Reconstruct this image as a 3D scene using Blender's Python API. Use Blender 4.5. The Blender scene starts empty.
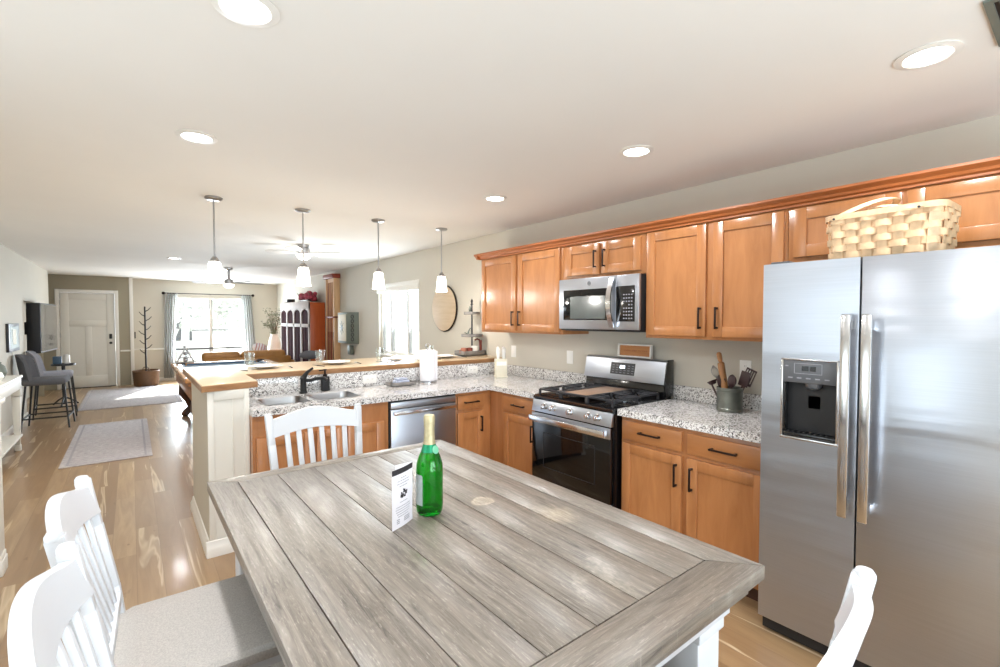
import bpy, bmesh, math, random
from mathutils import Matrix, Vector
random.seed(7)
SC = bpy.context.scene
COL = SC.collection
PI = math.pi

# ------------------------------------------------------------------ camera
cam_d = bpy.data.cameras.new('camera')
cam = bpy.data.objects.new('camera', cam_d)
COL.objects.link(cam)
cam.location = (0, 0, 1.5)
cam.rotation_euler = (math.radians(90 - 1.767), 0, math.radians(-38.13))
cam_d.sensor_width = 36.0
cam_d.lens = 470 / 1000 * 36.0
cam_d.clip_start = 0.05
SC.camera = cam
SC.view_settings.view_transform = 'Standard'
SC.view_settings.look = 'None'
SC.view_settings.exposure = 0.56
SC.view_settings.gamma = 1.0
SC.view_settings.use_curve_mapping = False
SC.cycles.max_bounces = 9
SC.cycles.diffuse_bounces = 5
SC.cycles.glossy_bounces = 4
SC.cycles.transmission_bounces = 8
SC.cycles.transparent_max_bounces = 12
SC.cycles.caustics_reflective = False
SC.cycles.caustics_refractive = False
SC.cycles.sample_clamp_indirect = 6

# ------------------------------------------------------------------ sky, sun, daylight
world = bpy.data.worlds.new('sky'); SC.world = world
world.use_nodes = True
wb = world.node_tree.nodes['Background']
wb.inputs[0].default_value = (0.90, 0.95, 1.0, 1)
wb.inputs[1].default_value = 1.7
sun_d = bpy.data.lights.new('sun', 'SUN')
sun = bpy.data.objects.new('sun', sun_d); COL.objects.link(sun)
sun_d.energy = 14.0; sun_d.angle = 0.01; sun_d.color = (1.0, 0.96, 0.9)
sun.rotation_euler = Vector((-0.85, -1.9, -1.35)).to_track_quat('-Z', 'Y').to_euler()

def area(name, loc, direction, sx, sy, power, col=(1, 1, 1), shape='RECTANGLE', spread=None):
    d = bpy.data.lights.new(name, 'AREA')
    d.shape = shape; d.size = sx
    if shape in ('RECTANGLE', 'ELLIPSE'): d.size_y = sy
    d.energy = power; d.color = col
    if spread: d.spread = math.radians(spread)
    o = bpy.data.objects.new(name, d); COL.objects.link(o)
    o.location = loc
    o.rotation_euler = Vector(direction).to_track_quat('-Z', 'Y').to_euler()
    return o
DAY = (0.83, 0.935, 1.04)
area('daylight_side_window', (-1.36, 1.4, 1.45), (1, 0, 0.45), 1.1, 2.4, 11, DAY)
area('back_fill', (0.7, -1.98, 1.1), (0, 1, 0.5), 2.3, 2.0, 86, DAY)  # unseen fill added behind the camera, tilted up to brighten the ceiling
area('daylight_front_window', (1.6, 14.0, 1.25), (0, -1, 0.15), 1.6, 1.6, 150, DAY)
area('daylight_dining_window', (3.27, 6.53, 1.5), (-1, 0, 0.3), 1.0, 1.3, 45, DAY)

# ------------------------------------------------------------------ material helpers
def lin(c):
    return tuple(((v / 255) / 12.92 if v / 255 <= 0.04045 else ((v / 255 + 0.055) / 1.055) ** 2.4) for v in c) + (1,)
class N:
    def __init__(s, name):
        s.m = bpy.data.materials.new(name); s.m.use_nodes = True
        s.t = s.m.node_tree; s.b = s.t.nodes['Principled BSDF']; s.out = s.t.nodes['Material Output']
    def node(s, typ, **kw):
        n = s.t.nodes.new(typ)
        for k, v in kw.items(): setattr(n, k, v)
        return n
    def link(s, a, b): s.t.links.new(a, b)
    def coord(s, scale=(1, 1, 1), rot=(0, 0, 0), space='Object'):
        tc = s.node('ShaderNodeTexCoord'); mp = s.node('ShaderNodeMapping')
        mp.inputs['Scale'].default_value = scale; mp.inputs['Rotation'].default_value = rot
        s.link(tc.outputs[space], mp.inputs['Vector']); return mp.outputs[0]
    def noise(s, vec, scale, detail=4, rough=0.55, dist=0):
        n = s.node('ShaderNodeTexNoise'); s.link(vec, n.inputs['Vector'])
        n.inputs['Scale'].default_value = scale; n.inputs['Detail'].default_value = detail
        n.inputs['Roughness'].default_value = rough; n.inputs['Distortion'].default_value = dist
        return n.outputs['Fac']
    def ramp(s, fac, stops, interp='LINEAR'):
        r = s.node('ShaderNodeValToRGB'); r.color_ramp.interpolation = interp
        e = r.color_ramp.elements
        while len(e) < len(stops): e.new(0.5)
        for i, (p, c) in enumerate(stops):
            e[i].position = p
            e[i].color = c if len(c) == 4 else tuple(c) + (1,)
        s.link(fac, r.inputs[0]); return r.outputs[0]
    def mix(s, fac, a, b, mode='MIX'):
        n = s.node('ShaderNodeMix', data_type='RGBA', blend_type=mode)
        if hasattr(fac, 'links'): s.link(fac, n.inputs[0])
        else: n.inputs[0].default_value = fac
        for i, v in ((6, a), (7, b)):
            if hasattr(v, 'links'): s.link(v, n.inputs[i])
            else: n.inputs[i].default_value = v
        return n.outputs[2]
    def bump(s, h, strength=0.2, dist=0.002):
        b = s.node('ShaderNodeBump'); b.inputs['Strength'].default_value = strength
        b.inputs['Distance'].default_value = dist
        s.link(h, b.inputs['Height']); s.link(b.outputs[0], s.b.inputs['Normal'])
    def set(s, **kw):
        for k, v in kw.items(): s.b.inputs[k.replace('_', ' ')].default_value = v
        return s
    def base(s, sock): s.link(sock, s.b.inputs['Base Color'])

def plain(name, rgb, rough=0.5, metal=0.0, var=0.06, scale=9, bump=0.0, emit=None, es=0, coat=0):
    n = N(name); c = lin(rgb)
    v = n.coord()
    f = n.noise(v, scale, 3)
    lo = tuple(x * (1 - var) for x in c[:3]) + (1,); hi = tuple(min(1, x * (1 + var)) for x in c[:3]) + (1,)
    n.base(n.ramp(f, [(0.3, lo), (0.7, hi)]))
    n.set(Roughness=rough, Metallic=metal)
    if coat: n.set(Coat_Weight=coat, Coat_Roughness=0.15)
    if bump: n.bump(n.noise(v, scale * 8, 3), bump)
    if emit: n.set(Emission_Color=lin(emit), Emission_Strength=es)
    return n.m

def wood(name, dark, light, rough=0.35, scale=1.0, axis=2, coat=0.2, bump=0.05, stretch=14):
    n = N(name); sc = [stretch * scale] * 3; sc[axis] = 1.2 * scale
    v = n.coord(tuple(sc)); f = n.noise(v, 2.4, 6, 0.6, 0.6)
    f2 = n.noise(n.coord(), 2.2 * scale, 2)
    a = n.ramp(f, [(0.25, lin(dark)), (0.75, lin(light))])
    mid = tuple((x + y) / 2 for x, y in zip(lin(dark), lin(light)))
    n.base(n.mix(n.ramp(f2, [(0.3, (0, 0, 0, 1)), (0.8, (0.5, 0.5, 0.5, 1))]), a, mid))
    n.set(Roughness=rough, Coat_Weight=coat, Coat_Roughness=0.2)
    n.bump(f, bump)
    return n.m

def granite(name):
    n = N(name); v = n.coord()
    vo = n.node('ShaderNodeTexVoronoi'); vo.inputs['Scale'].default_value = 150; n.link(v, vo.inputs['Vector'])
    sep = n.node('ShaderNodeSeparateColor'); n.link(vo.outputs['Color'], sep.inputs[0])
    patch = n.noise(v, 14, 3, 0.6)
    add = n.node('ShaderNodeMath', operation='ADD'); n.link(sep.outputs[0], add.inputs[0])
    mul = n.node('ShaderNodeMath', operation='MULTIPLY'); n.link(patch, mul.inputs[0]); mul.inputs[1].default_value = 0.55
    n.link(mul.outputs[0], add.inputs[1])
    sub = n.node('ShaderNodeMath', operation='SUBTRACT'); n.link(add.outputs[0], sub.inputs[0]); sub.inputs[1].default_value = 0.275
    c = n.ramp(sub.outputs[0], [(0.0, lin((66, 66, 70))), (0.07, lin((128, 124, 122))), (0.18, lin((174, 170, 168))),
                                (0.36, lin((208, 207, 206))), (0.58, lin((232, 231, 230)))], 'CONSTANT')
    n.base(c); n.set(Roughness=0.12, Coat_Weight=0.3, Coat_Roughness=0.05)
    return n.m

def steel(name, rgb=(205, 206, 208), rough=0.24, axis=1, amount=0.5):
    n = N(name); sc = [220, 220, 220]; sc[axis] = 3
    v = n.coord(tuple(sc)); f = n.noise(v, 1.0, 3)
    c = lin(rgb)
    n.base(n.ramp(f, [(0.3, tuple(x * .93 for x in c[:3]) + (1,)), (0.7, c)]))
    n.set(Metallic=1.0, Roughness=rough)
    g = n.noise(n.coord((0.6, 0.6, 3.2)), 1.3, 2, 0.5, 0.4)   # slow waviness of the sheet
    n.bump(g, amount, 0.02)
    return n.m

def floor_mat():
    n = N('hickory_planks'); v = n.coord((1, 1, 1), (0, 0, PI / 2))
    br = n.node('ShaderNodeTexBrick'); n.link(v, br.inputs['Vector'])
    br.offset = 0.37; br.squash = 1.0
    br.inputs['Scale'].default_value = 1; br.inputs['Brick Width'].default_value = 1.25
    br.inputs['Row Height'].default_value = 0.125; br.inputs['Mortar Size'].default_value = 0.0012
    br.inputs['Color1'].default_value = (0, 0, 0, 1); br.inputs['Color2'].default_value = (1, 1, 1, 1)
    br.inputs['Mortar'].default_value = (0.5, 0.5, 0.5, 1); br.inputs['Bias'].default_value = 0.0
    tone = n.ramp(br.outputs['Color'], [(0.0, lin((138, 108, 76))), (0.4, lin((160, 130, 96))), (0.75, lin((178, 150, 114))), (1.0, lin((150, 120, 86)))])
    # every plank gets its own slice of the grain
    off = n.node('ShaderNodeVectorMath', operation='MULTIPLY_ADD')
    n.link(br.outputs['Color'], off.inputs[0]); off.inputs[1].default_value = (7, 3, 11); 
    gv = n.coord((11, 0.9, 1)); n.link(gv, off.inputs[2])
    g = n.noise(off.outputs[0], 1.6, 6, 0.6, 1.1)
    c = n.mix(n.ramp(g, [(0.35, (0, 0, 0, 1)), (0.62, (1, 1, 1, 1))]), tone, lin((128, 98, 68)))
    c = n.mix(0.45, tone, c)
    s = n.node('ShaderNodeVectorMath', operation='MULTIPLY_ADD')
    n.link(br.outputs['Color'], s.inputs[0]); s.inputs[1].default_value = (5, 9, 2)
    n.link(n.coord((7.5, 0.45, 1)), s.inputs[2])
    sap = n.noise(s.outputs[0], 1.3, 3, 0.5, 0.9)
    c = n.mix(n.ramp(sap, [(0.62, (0, 0, 0, 1)), (0.66, (.8, .8, .8, 1)), (0.72, (.2, .2, .2, 1))]), c, lin((212, 192, 160)))
    kn = n.noise(n.coord((9, 4, 1)), 1.5, 2)
    c = n.mix(n.ramp(kn, [(0.24, (.7, .7, .7, 1)), (0.29, (0, 0, 0, 1))]), c, lin((110, 78, 52)))
    c = n.mix(n.ramp(br.outputs['Fac'], [(0.4, (0, 0, 0, 1)), (0.6, (.55, .55, .55, 1))]), c, lin((100, 72, 50)))
    n.base(c); n.set(Roughness=0.3, Coat_Weight=0.25, Coat_Roughness=0.12)
    n.bump(br.outputs['Fac'], 0.1, -0.001)
    return n.m

def weathered(name, axis, stain=False):
    n = N(name); sc = [34, 34, 34]; sc[axis] = 2.0
    g = n.noise(n.coord(tuple(sc)), 2.4, 7, 0.7, 0.9)
    sc2 = [9, 9, 9]; sc2[axis] = 1.3
    rings = n.noise(n.coord(tuple(sc2)), 1.5, 3, 0.5, 2.2)
    w = n.node('ShaderNodeTexWave', wave_type='BANDS', bands_direction='X' if axis == 1 else 'Y')
    n.link(n.coord((1, 1, 1)), w.inputs['Vector'])
    w.inputs['Scale'].default_value = 16; w.inputs['Distortion'].default_value = 9; w.inputs['Detail'].default_value = 2
    w.inputs['Detail Scale'].default_value = 0.5
    c = n.ramp(g, [(0.3, lin((52, 46, 41))), (0.46, lin((104, 96, 87))), (0.7, lin((140, 131, 121)))])
    c = n.mix(n.ramp(rings, [(0.35, (0, 0, 0, 1)), (0.6, (.35, .35, .35, 1))]), c, lin((128, 120, 110)))
    c = n.mix(n.ramp(w.outputs['Color'], [(0.55, (0, 0, 0, 1)), (0.95, (.28, .28, .28, 1))]), c, lin((100, 92, 86)))
    spot = n.noise(n.coord((3.0, 2.2, 1)), 1.0, 6, 0.75)
    c = n.mix(n.ramp(spot, [(0.60, (0, 0, 0, 1)), (0.70, (.45, .45, .45, 1))]), c, lin((186, 176, 160)))
    fl = n.noise(n.coord((150, 22, 1) if axis == 1 else (22, 150, 1)), 1.5, 4, 0.7)
    c = n.mix(n.ramp(fl, [(0.56, (0, 0, 0, 1)), (0.70, (.32, .32, .32, 1))]), c, lin((196, 188, 176)))
    if stain:     # bleached water marks left on the boards
        nz = n.node('ShaderNodeTexNoise'); nz.inputs['Scale'].default_value = 22; nz.inputs['Detail'].default_value = 3
        n.link(n.coord(), nz.inputs['Vector'])
        for (px_, py_, ra, ring) in ((0.196, -0.012, 0.052, True), (0.312, -0.234, 0.085, False)):
            mp = n.coord(); sb = n.node('ShaderNodeVectorMath', operation='SUBTRACT'); n.link(mp, sb.inputs[0]); sb.inputs[1].default_value = (px_, py_, 0.9)
            ad = n.node('ShaderNodeVectorMath', operation='MULTIPLY_ADD'); n.link(nz.outputs['Color'], ad.inputs[0]); ad.inputs[1].default_value = (0.05, 0.05, 0)
            n.link(sb.outputs[0], ad.inputs[2]); ln = n.node('ShaderNodeVectorMath', operation='LENGTH')
            s2 = n.node('ShaderNodeVectorMath', operation='SUBTRACT'); n.link(ad.outputs[0], s2.inputs[0]); s2.inputs[1].default_value = (0.025, 0.025, 0); n.link(s2.outputs[0], ln.inputs[0])
            dv = n.node('ShaderNodeMath', operation='DIVIDE'); n.link(ln.outputs['Value'], dv.inputs[0]); dv.inputs[1].default_value = ra
            st = [(0.0, (.25, .25, .25, 1)), (0.4, (.45, .45, .45, 1)), (0.6, (.8, .8, .8, 1)), (0.78, (0, 0, 0, 1))] if ring else [(0.0, (.6, .6, .6, 1)), (0.5, (.35, .35, .35, 1)), (0.95, (0, 0, 0, 1))]
            fine = n.mix(n.ramp(fl, [(0.35, (0.25, 0.25, 0.25, 1)), (0.6, (1, 1, 1, 1))]), (0, 0, 0, 1), n.ramp(dv.outputs[0], st))
            c = n.mix(fine, c, lin((206, 190, 166)))
    n.base(c)
    n.link(n.ramp(g, [(0.3, (.48, .48, .48, 1)), (0.7, (.30, .30, .30, 1))]), n.b.inputs['Roughness'])
    n.set(Coat_Weight=0.25, Coat_Roughness=0.28)
    n.bump(g, 0.35, 0.002)
    return n.m

def fabric(name, rgb, var=0.18, scale=260):
    n = N(name); c = lin(rgb); f = n.noise(n.coord(), scale, 3, 0.7)
    n.base(n.ramp(f, [(0.3, tuple(x * (1 - var) for x in c[:3]) + (1,)), (0.7, tuple(min(1, x * (1 + var)) for x in c[:3]) + (1,))]))
    n.set(Roughness=0.9); n.bump(f, 0.3, 0.001); return n.m

def rug_mat():
    n = N('faded_rug'); v = n.coord()
    a = n.noise(n.coord((18, 60, 1)), 1, 4, 0.7); b = n.noise(v, 3.5, 5, 0.7)
    c = n.ramp(a, [(0.35, lin((146, 142, 146))), (0.65, lin((200, 195, 194)))])
    c = n.mix(n.ramp(b, [(0.4, (0, 0, 0, 1)), (0.65, (.6, .6, .6, 1))]), c, lin((172, 162, 166)))
    n.base(c); n.set(Roughness=0.95); n.bump(a, 0.3, 0.003); return n.m

def thin_cloth(name, rgb):
    n = N(name); c = lin(rgb)
    d = n.node('ShaderNodeBsdfDiffuse'); t = n.node('ShaderNodeBsdfTranslucent'); d.inputs[0].default_value = c; t.inputs[0].default_value = c
    w = n.noise(n.coord((60, 60, 4)), 1, 2); n.link(n.ramp(w, [(0.3, tuple(x * .85 for x in c[:3]) + (1,)), (0.7, c)]), d.inputs[0])
    mx = n.node('ShaderNodeMixShader'); mx.inputs[0].default_value = 0.15
    n.link(d.outputs[0], mx.inputs[1]); n.link(t.outputs[0], mx.inputs[2]); n.link(mx.outputs[0], n.out.inputs['Surface'])
    return n.m

def glass_pane(name, tint=(1, 1, 1, 1), refl=0.06):
    n = N(name); t = n.node('ShaderNodeBsdfTransparent'); g = n.node('ShaderNodeBsdfGlossy')
    t.inputs[0].default_value = tint; g.inputs['Roughness'].default_value = 0.02
    mx = n.node('ShaderNodeMixShader'); mx.inputs[0].default_value = refl
    n.link(t.outputs[0], mx.inputs[1]); n.link(g.outputs[0], mx.inputs[2]); n.link(mx.outputs[0], n.out.inputs['Surface'])
    return n.m

def thick_glass(name, rgb, rough=0.02):
    n = N(name); n.set(Base_Color=lin(rgb), Roughness=rough, Transmission_Weight=1.0, IOR=1.45); return n.m

M = dict(
    wall=plain('greige_paint', (204, 199, 187), 0.75, var=0.015, scale=2),
    wall_dark=plain('taupe_paint', (158, 151, 132), 0.75, var=0.02, scale=2),
    ceiling=plain('ceiling_paint', (234, 232, 227), 0.85, var=0.012, scale=1.5),
    trim=plain('white_trim_paint', (232, 230, 224), 0.4, var=0.01),
    panelw=plain('soft_white_panel', (222, 220, 212), 0.45, var=0.01),
    floor=floor_mat(), cab=wood('maple_cabinet', (160, 103, 60), (188, 130, 81), 0.28, axis=2, coat=0.3, stretch=7),
    cabh=wood('maple_rail', (158, 101, 58), (186, 128, 79), 0.3, axis=1, coat=0.3, stretch=7),
    crown=wood('cherry_crown', (152, 86, 44), (180, 108, 60), 0.35, axis=1, coat=0.4),
    toe=plain('toe_kick', (70, 42, 28), 0.6),
    granite=granite('speckled_granite'), butcher=wood('butcher_block', (198, 172, 136), (220, 198, 164), 0.28, axis=0, coat=0.3, stretch=20),
    butcher_edge=wood('bark_edge', (122, 82, 48), (178, 134, 90), 0.4, axis=0, coat=0.2),
    steel=steel('brushed_steel', (188, 193, 202), 0.33), steel_h=steel('handle_steel', (222, 222, 224), 0.16, 2, 0.0),
    nickel=plain('brushed_nickel', (176, 176, 178), 0.3, 1.0, var=0.03),
    black=plain('black_gloss', (14, 14, 16), 0.12, var=0.1, coat=0.5), blackm=plain('black_matte', (26, 26, 28), 0.5, var=0.1),
    bronze=plain('oil_bronze', (40, 30, 28), 0.35, 0.6, var=0.1), iron=plain('cast_iron', (62, 62, 66), 0.4, 0.5, var=0.2, bump=0.1),
    dglass=plain('oven_glass', (8, 8, 10), 0.06, var=0.1), greyplast=plain('grey_plastic', (92, 94, 98), 0.35, var=0.03),
    mwglass=plain('microwave_glass', (70, 78, 78), 0.08, var=0.1, coat=1.0),
    white=plain('white_lacquer', (202, 205, 210), 0.35, var=0.01, coat=0.1), plastic=plain('white_plastic', (240, 239, 235), 0.4, var=0.01),
    table=weathered('weathered_boards', 1, True), tablex=weathered('weathered_end_boards', 0),
    seat=fabric('linen_weave', (176, 170, 164)), greyfab=fabric('grey_upholstery', (92, 92, 96), 0.12), greyfab2=fabric('light_grey_upholstery', (150, 152, 162), 0.1),
    rug=rug_mat(), rugline=fabric('rug_line', (156, 152, 156), 0.1, 40), curtain=thin_cloth('grey_curtain_cloth', (206, 205, 203)), leather=plain('tan_leather', (170, 122, 66), 0.4, var=0.2, scale=4, bump=0.1),
    basket=plain('pale_splint', (216, 184, 146), 0.5, var=0.16, scale=26), basket2=plain('brown_wicker', (100, 72, 46), 0.6, var=0.3, scale=40, bump=0.5),
    green=thick_glass('green_glass', (20, 205, 50)), foil=plain('pale_gold_foil', (188, 176, 140), 0.38, 0.6, var=0.12, scale=60, bump=0.5),
    foilg=plain('green_foil', (20, 130, 90), 0.35, 0.5, var=0.15, scale=50), paper=plain('white_paper', (244, 243, 248), 0.7, var=0.01),
    mint=plain('mint_foil', (120, 196, 160), 0.4, 0.3, var=0.1), label=plain('pale_label', (214, 226, 226), 0.5, var=0.08, scale=50), ink=plain('dark_ink', (44, 40, 44), 0.6), inkg=plain('grey_ink', (150, 150, 158), 0.6),
    clear=glass_pane('clear_glass', (0.97, 0.99, 0.98, 1)), tumbler=glass_pane('tumbler_glass', (0.95, 0.97, 0.96, 1), 0.14),
    shade=plain('frosted_shade', (255, 252, 245), 0.4, emit=(255, 250, 240), es=2.0), lens=plain('lamp_lens', (255, 255, 255), 0.4, emit=(255, 253, 248), es=9),
    maroon=plain('maroon_panel', (50, 14, 22), 0.9, var=0.3), oldwhite=plain('aged_white_paint', (186, 176, 172), 0.7, var=0.06), orangewood=wood('orange_wood', (168, 72, 24), (196, 96, 38), 0.35),
    poolwood=wood('pool_oak', (130, 80, 42), (176, 118, 68), 0.35), poolrail=wood('pool_rail', (170, 118, 72), (206, 160, 110), 0.25, axis=1), darkwood=wood('dark_carved_wood', (48, 26, 16), (84, 46, 28), 0.35),
    cloth=fabric('pool_cloth', (142, 152, 162), 0.05), leaf=plain('olive_leaf', (104, 110, 84), 0.6, var=0.3, scale=30), bark=plain('bark', (92, 76, 58), 0.8, var=0.3, scale=30),
    ceramic=plain('white_ceramic', (236, 234, 228), 0.25, var=0.01, coat=0.3), terracotta=plain('copper_mug', (176, 112, 88), 0.4, var=0.1), redbrown=plain('red_brown', (132, 54, 34), 0.45, var=0.15),
    greywood=wood('grey_tray_wood', (104, 100, 98), (150, 146, 142), 0.6, axis=1, coat=0), pewter=plain('pewter_crock', (122, 124, 116), 0.32, 0.75, var=0.2, scale=14, bump=0.1),
    cocoa=plain('cocoa_silicone', (58, 34, 34), 0.45, var=0.1), beech=wood('beech', (150, 100, 58), (190, 138, 90), 0.45),
    griddle=wood('griddle_board', (136, 108, 88), (166, 138, 116), 0.45, axis=0, coat=0.1), signwood=wood('sign_board', (156, 98, 48), (190, 130, 74), 0.5, axis=1, coat=0),
    tin=plain('sage_metal', (112, 120, 112), 0.5, 0.2, var=0.06), cream=plain('cream_board', (226, 220, 200), 0.6), round=wood('round_board', (188, 166, 136), (208, 188, 160), 0.5, axis=1, coat=0),
    rose=plain('rose_petals', (168, 66, 84), 0.7, var=0.35, scale=30), slate=plain('blue_box', (74, 100, 124), 0.5), sponge=plain('blue_grey_cloth', (178, 186, 206), 0.9, var=0.15, scale=50, bump=0.3),
    ground=plain('pale_concrete', (205, 205, 200), 0.9, var=0.05, scale=1), siding=plain('house_siding', (222, 224, 224), 0.8, var=0.04), shrub=plain('tree_leaf', (206, 210, 206), 0.8, var=0.25, scale=6),
    screen=plain('tv_screen', (18, 20, 22), 0.06, var=0.05, coat=1.0), fanblade=plain('fan_blade', (150, 146, 140), 0.5), whiteblade=plain('white_fan_blade', (214, 212, 208), 0.5),
    stripe=plain('rose_stripe', (206, 150, 152), 0.9), lcd=plain('lit_digits', (230, 245, 255), 0.4, emit=(220, 240, 255), es=2.0), tanpanel=wood('tan_panel', (206, 164, 122), (228, 190, 148), 0.5, coat=0), gasket=plain('grey_gasket', (150, 152, 154), 0.6), dgrey=plain('dark_grey_button', (66, 68, 70), 0.4),
)

M['maroon'].node_tree.nodes['Principled BSDF'].inputs['Specular IOR Level'].default_value = 0.05
# ------------------------------------------------------------------ mesh helpers
WM = {}
class B:
    def __init__(s, mx=None):
        s.bm = bmesh.new(); s.mx = mx or Matrix.Identity(4)
    def _fin(s, vs, mx, bev=0, seg=2):
        bmesh.ops.transform(s.bm, matrix=s.mx @ (mx or Matrix.Identity(4)), verts=vs)
        if bev > 0:
            es = list({e for v in vs for e in v.link_edges})
            bmesh.ops.bevel(s.bm, geom=es, offset=bev, segments=seg, affect='EDGES', profile=0.5, clamp_overlap=True)
        return s
    def box(s, x0, x1, y0, y1, z0, z1, bev=0, mx=None, seg=2):
        r = bmesh.ops.create_cube(s.bm, size=1)['verts']
        for v in r:
            v.co = Vector(((x0 + x1) / 2 + v.co.x * (x1 - x0), (y0 + y1) / 2 + v.co.y * (y1 - y0), (z0 + z1) / 2 + v.co.z * (z1 - z0)))
        return s._fin(r, mx, bev, seg)
    def hexa(s, p, bev=0, mx=None):   # eight points: bottom ring then top ring
        vs = [s.bm.verts.new(q) for q in p]
        for f in ((3, 2, 1, 0), (4, 5, 6, 7), (0, 1, 5, 4), (1, 2, 6, 5), (2, 3, 7, 6), (3, 0, 4, 7)):
            s.bm.faces.new([vs[i] for i in f])
        return s._fin(vs, mx, bev)
    def bar(s, a, b, w, d, w2=None, d2=None, bev=0, up=(0, 1, 0), mx=None):
        a, b = Vector(a), Vector(b); z = (b - a).normalized()
        y = Vector(up) - z * z.dot(Vector(up))
        if y.length < 1e-4: y = Vector((1, 0, 0)) - z * z.x
        y.normalize(); x = y.cross(z)
        w2 = w2 or w; d2 = d2 or d; p = []
        for c, ww, dd in ((a, w, d), (b, w2, d2)):
            for sx, sy in ((-1, -1), (1, -1), (1, 1), (-1, 1)): p.append(c + x * sx * ww / 2 + y * sy * dd / 2)
        return s.hexa(p, bev, mx)
    def lathe(s, prof, c=(0, 0, 0), seg=32, mx=None, axis='Z', loop=False):
        rings = []; vs = []
        for r, z in prof:
            ring = []
            for i in range(seg):
                a = 2 * PI * i / seg
                if axis == 'Z': co = (c[0] + r * math.cos(a), c[1] + r * math.sin(a), c[2] + z)
                elif axis == 'X': co = (c[0] + z, c[1] + r * math.cos(a), c[2] + r * math.sin(a))
                else: co = (c[0] + r * math.sin(a), c[1] + z, c[2] + r * math.cos(a))
                ring.append(s.bm.verts.new(co))
            rings.append(ring); vs += ring
        for k in range(len(rings) - 1):
            for i in range(seg):
                j = (i + 1) % seg
                s.bm.faces.new((rings[k][i], rings[k][j], rings[k + 1][j], rings[k + 1][i]))
        if loop:
            for i in range(seg):
                j = (i + 1) % seg
                s.bm.faces.new((rings[-1][i], rings[-1][j], rings[0][j], rings[0][i]))
        else:
            s.bm.faces.new(list(reversed(rings[0]))); s.bm.faces.new(rings[-1])
        return s._fin(vs, mx)
    def cyl(s, a, b, r, r2=None, seg=16, mx=None):
        return s.tube([a, b], [r, r if r2 is None else r2], seg, mx)
    def tube(s, pts, r, seg=10, mx=None, close=False):
        pts = [Vector(p) for p in pts]; n = len(pts)
        rs = r if isinstance(r, (list, tuple)) else [r] * n
        rings = []; vs = []; prev = None
        for i, p in enumerate(pts):
            if close: t = pts[(i + 1) % n] - pts[i - 1]
            else: t = pts[min(i + 1, n - 1)] - pts[max(i - 1, 0)]
            t.normalize()
            if prev is None:
                u = Vector((0, 0, 1)).cross(t)
                if u.length < 0.05: u = Vector((1, 0, 0)).cross(t)
            else: u = prev - t * prev.dot(t)
            u.normalize(); prev = u; w = t.cross(u)
            ring = [s.bm.verts.new(p + (u * math.cos(2 * PI * k / seg) + w * math.sin(2 * PI * k / seg)) * max(rs[i], 1e-4)) for k in range(seg)]
            rings.append(ring); vs += ring
        m = n if close else n - 1
        for k in range(m):
            for i in range(seg):
                j = (i + 1) % seg
                s.bm.faces.new((rings[k][i], rings[k][j], rings[(k + 1) % n][j], rings[(k + 1) % n][i]))
        if not close:
            s.bm.faces.new(list(reversed(rings[0]))); s.bm.faces.new(rings[-1])
        return s._fin(vs, mx)
    def prism(s, poly, axis, a, b, bev=0, mx=None):   # 2-D outline swept along an axis
        def co(p, t):
            return {'X': (t, p[0], p[1]), 'Y': (p[0], t, p[1]), 'Z': (p[0], p[1], t)}[axis]
        lo = [s.bm.verts.new(co(p, a)) for p in poly]; hi = [s.bm.verts.new(co(p, b)) for p in poly]
        n = len(poly); s.bm.faces.new(lo); s.bm.faces.new(list(reversed(hi)))
        for i in range(n): s.bm.faces.new((lo[i], hi[i], hi[(i + 1) % n], lo[(i + 1) % n]))
        return s._fin(lo + hi, mx, bev)
    def ball(s, c, r, sc=(1, 1, 1), seg=16, mx=None):
        v = bmesh.ops.create_uvsphere(s.bm, u_segments=seg, v_segments=max(6, seg // 2), radius=r)['verts']
        for q in v: q.co = Vector((q.co.x * sc[0] + c[0], q.co.y * sc[1] + c[1], q.co.z * sc[2] + c[2]))
        return s._fin(v, mx)
    def strip(s, path, up, h, th, mx=None, close=False):   # flat band: path points, height h along up, thickness th
        path = [Vector(p) for p in path]; n = len(path); rings = []; vs = []
        for i, p in enumerate(path):
            t = (path[(i + 1) % n] - path[i - 1]) if close else (path[min(i + 1, n - 1)] - path[max(i - 1, 0)])
            U = Vector(up[i] if isinstance(up, list) else up); nn = t.cross(U).normalized()
            ring = [s.bm.verts.new(p + U * a * h / 2 + nn * b * th / 2) for a, b in ((-1, -1), (1, -1), (1, 1), (-1, 1))]
            rings.append(ring); vs += ring
        for k in range(n if close else n - 1):
            for i in range(4):
                j = (i + 1) % 4; q = (k + 1) % n
                s.bm.faces.new((rings[k][i], rings[k][j], rings[q][j], rings[q][i]))
        if not close: s.bm.faces.new(list(reversed(rings[0]))); s.bm.faces.new(rings[-1])
        return s._fin(vs, mx)
    def mesh(s, name, mat, inv=None, ang=0.6):
        bmesh.ops.recalc_face_normals(s.bm, faces=s.bm.faces)
        me = bpy.data.meshes.new(name)
        if inv is not None: s.bm.transform(inv)
        s.bm.to_mesh(me); s.bm.free()
        me.polygons.foreach_set('use_smooth', [True] * len(me.polygons))
        me.set_sharp_from_angle(angle=ang)
        me.materials.append(mat if not isinstance(mat, str) else M[mat])
        return me
    def build(s, name, mat, parent=None, label=None):
        inv = WM[parent.name].inverted() if parent is not None else None
        o = bpy.data.objects.new(name, s.mesh(name, mat, inv)); COL.objects.link(o)
        if parent is not None: o.parent = parent; WM[o.name] = WM[parent.name]
        else: WM[o.name] = Matrix.Identity(4)
        if label: o['label'] = label
        return o
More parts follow.
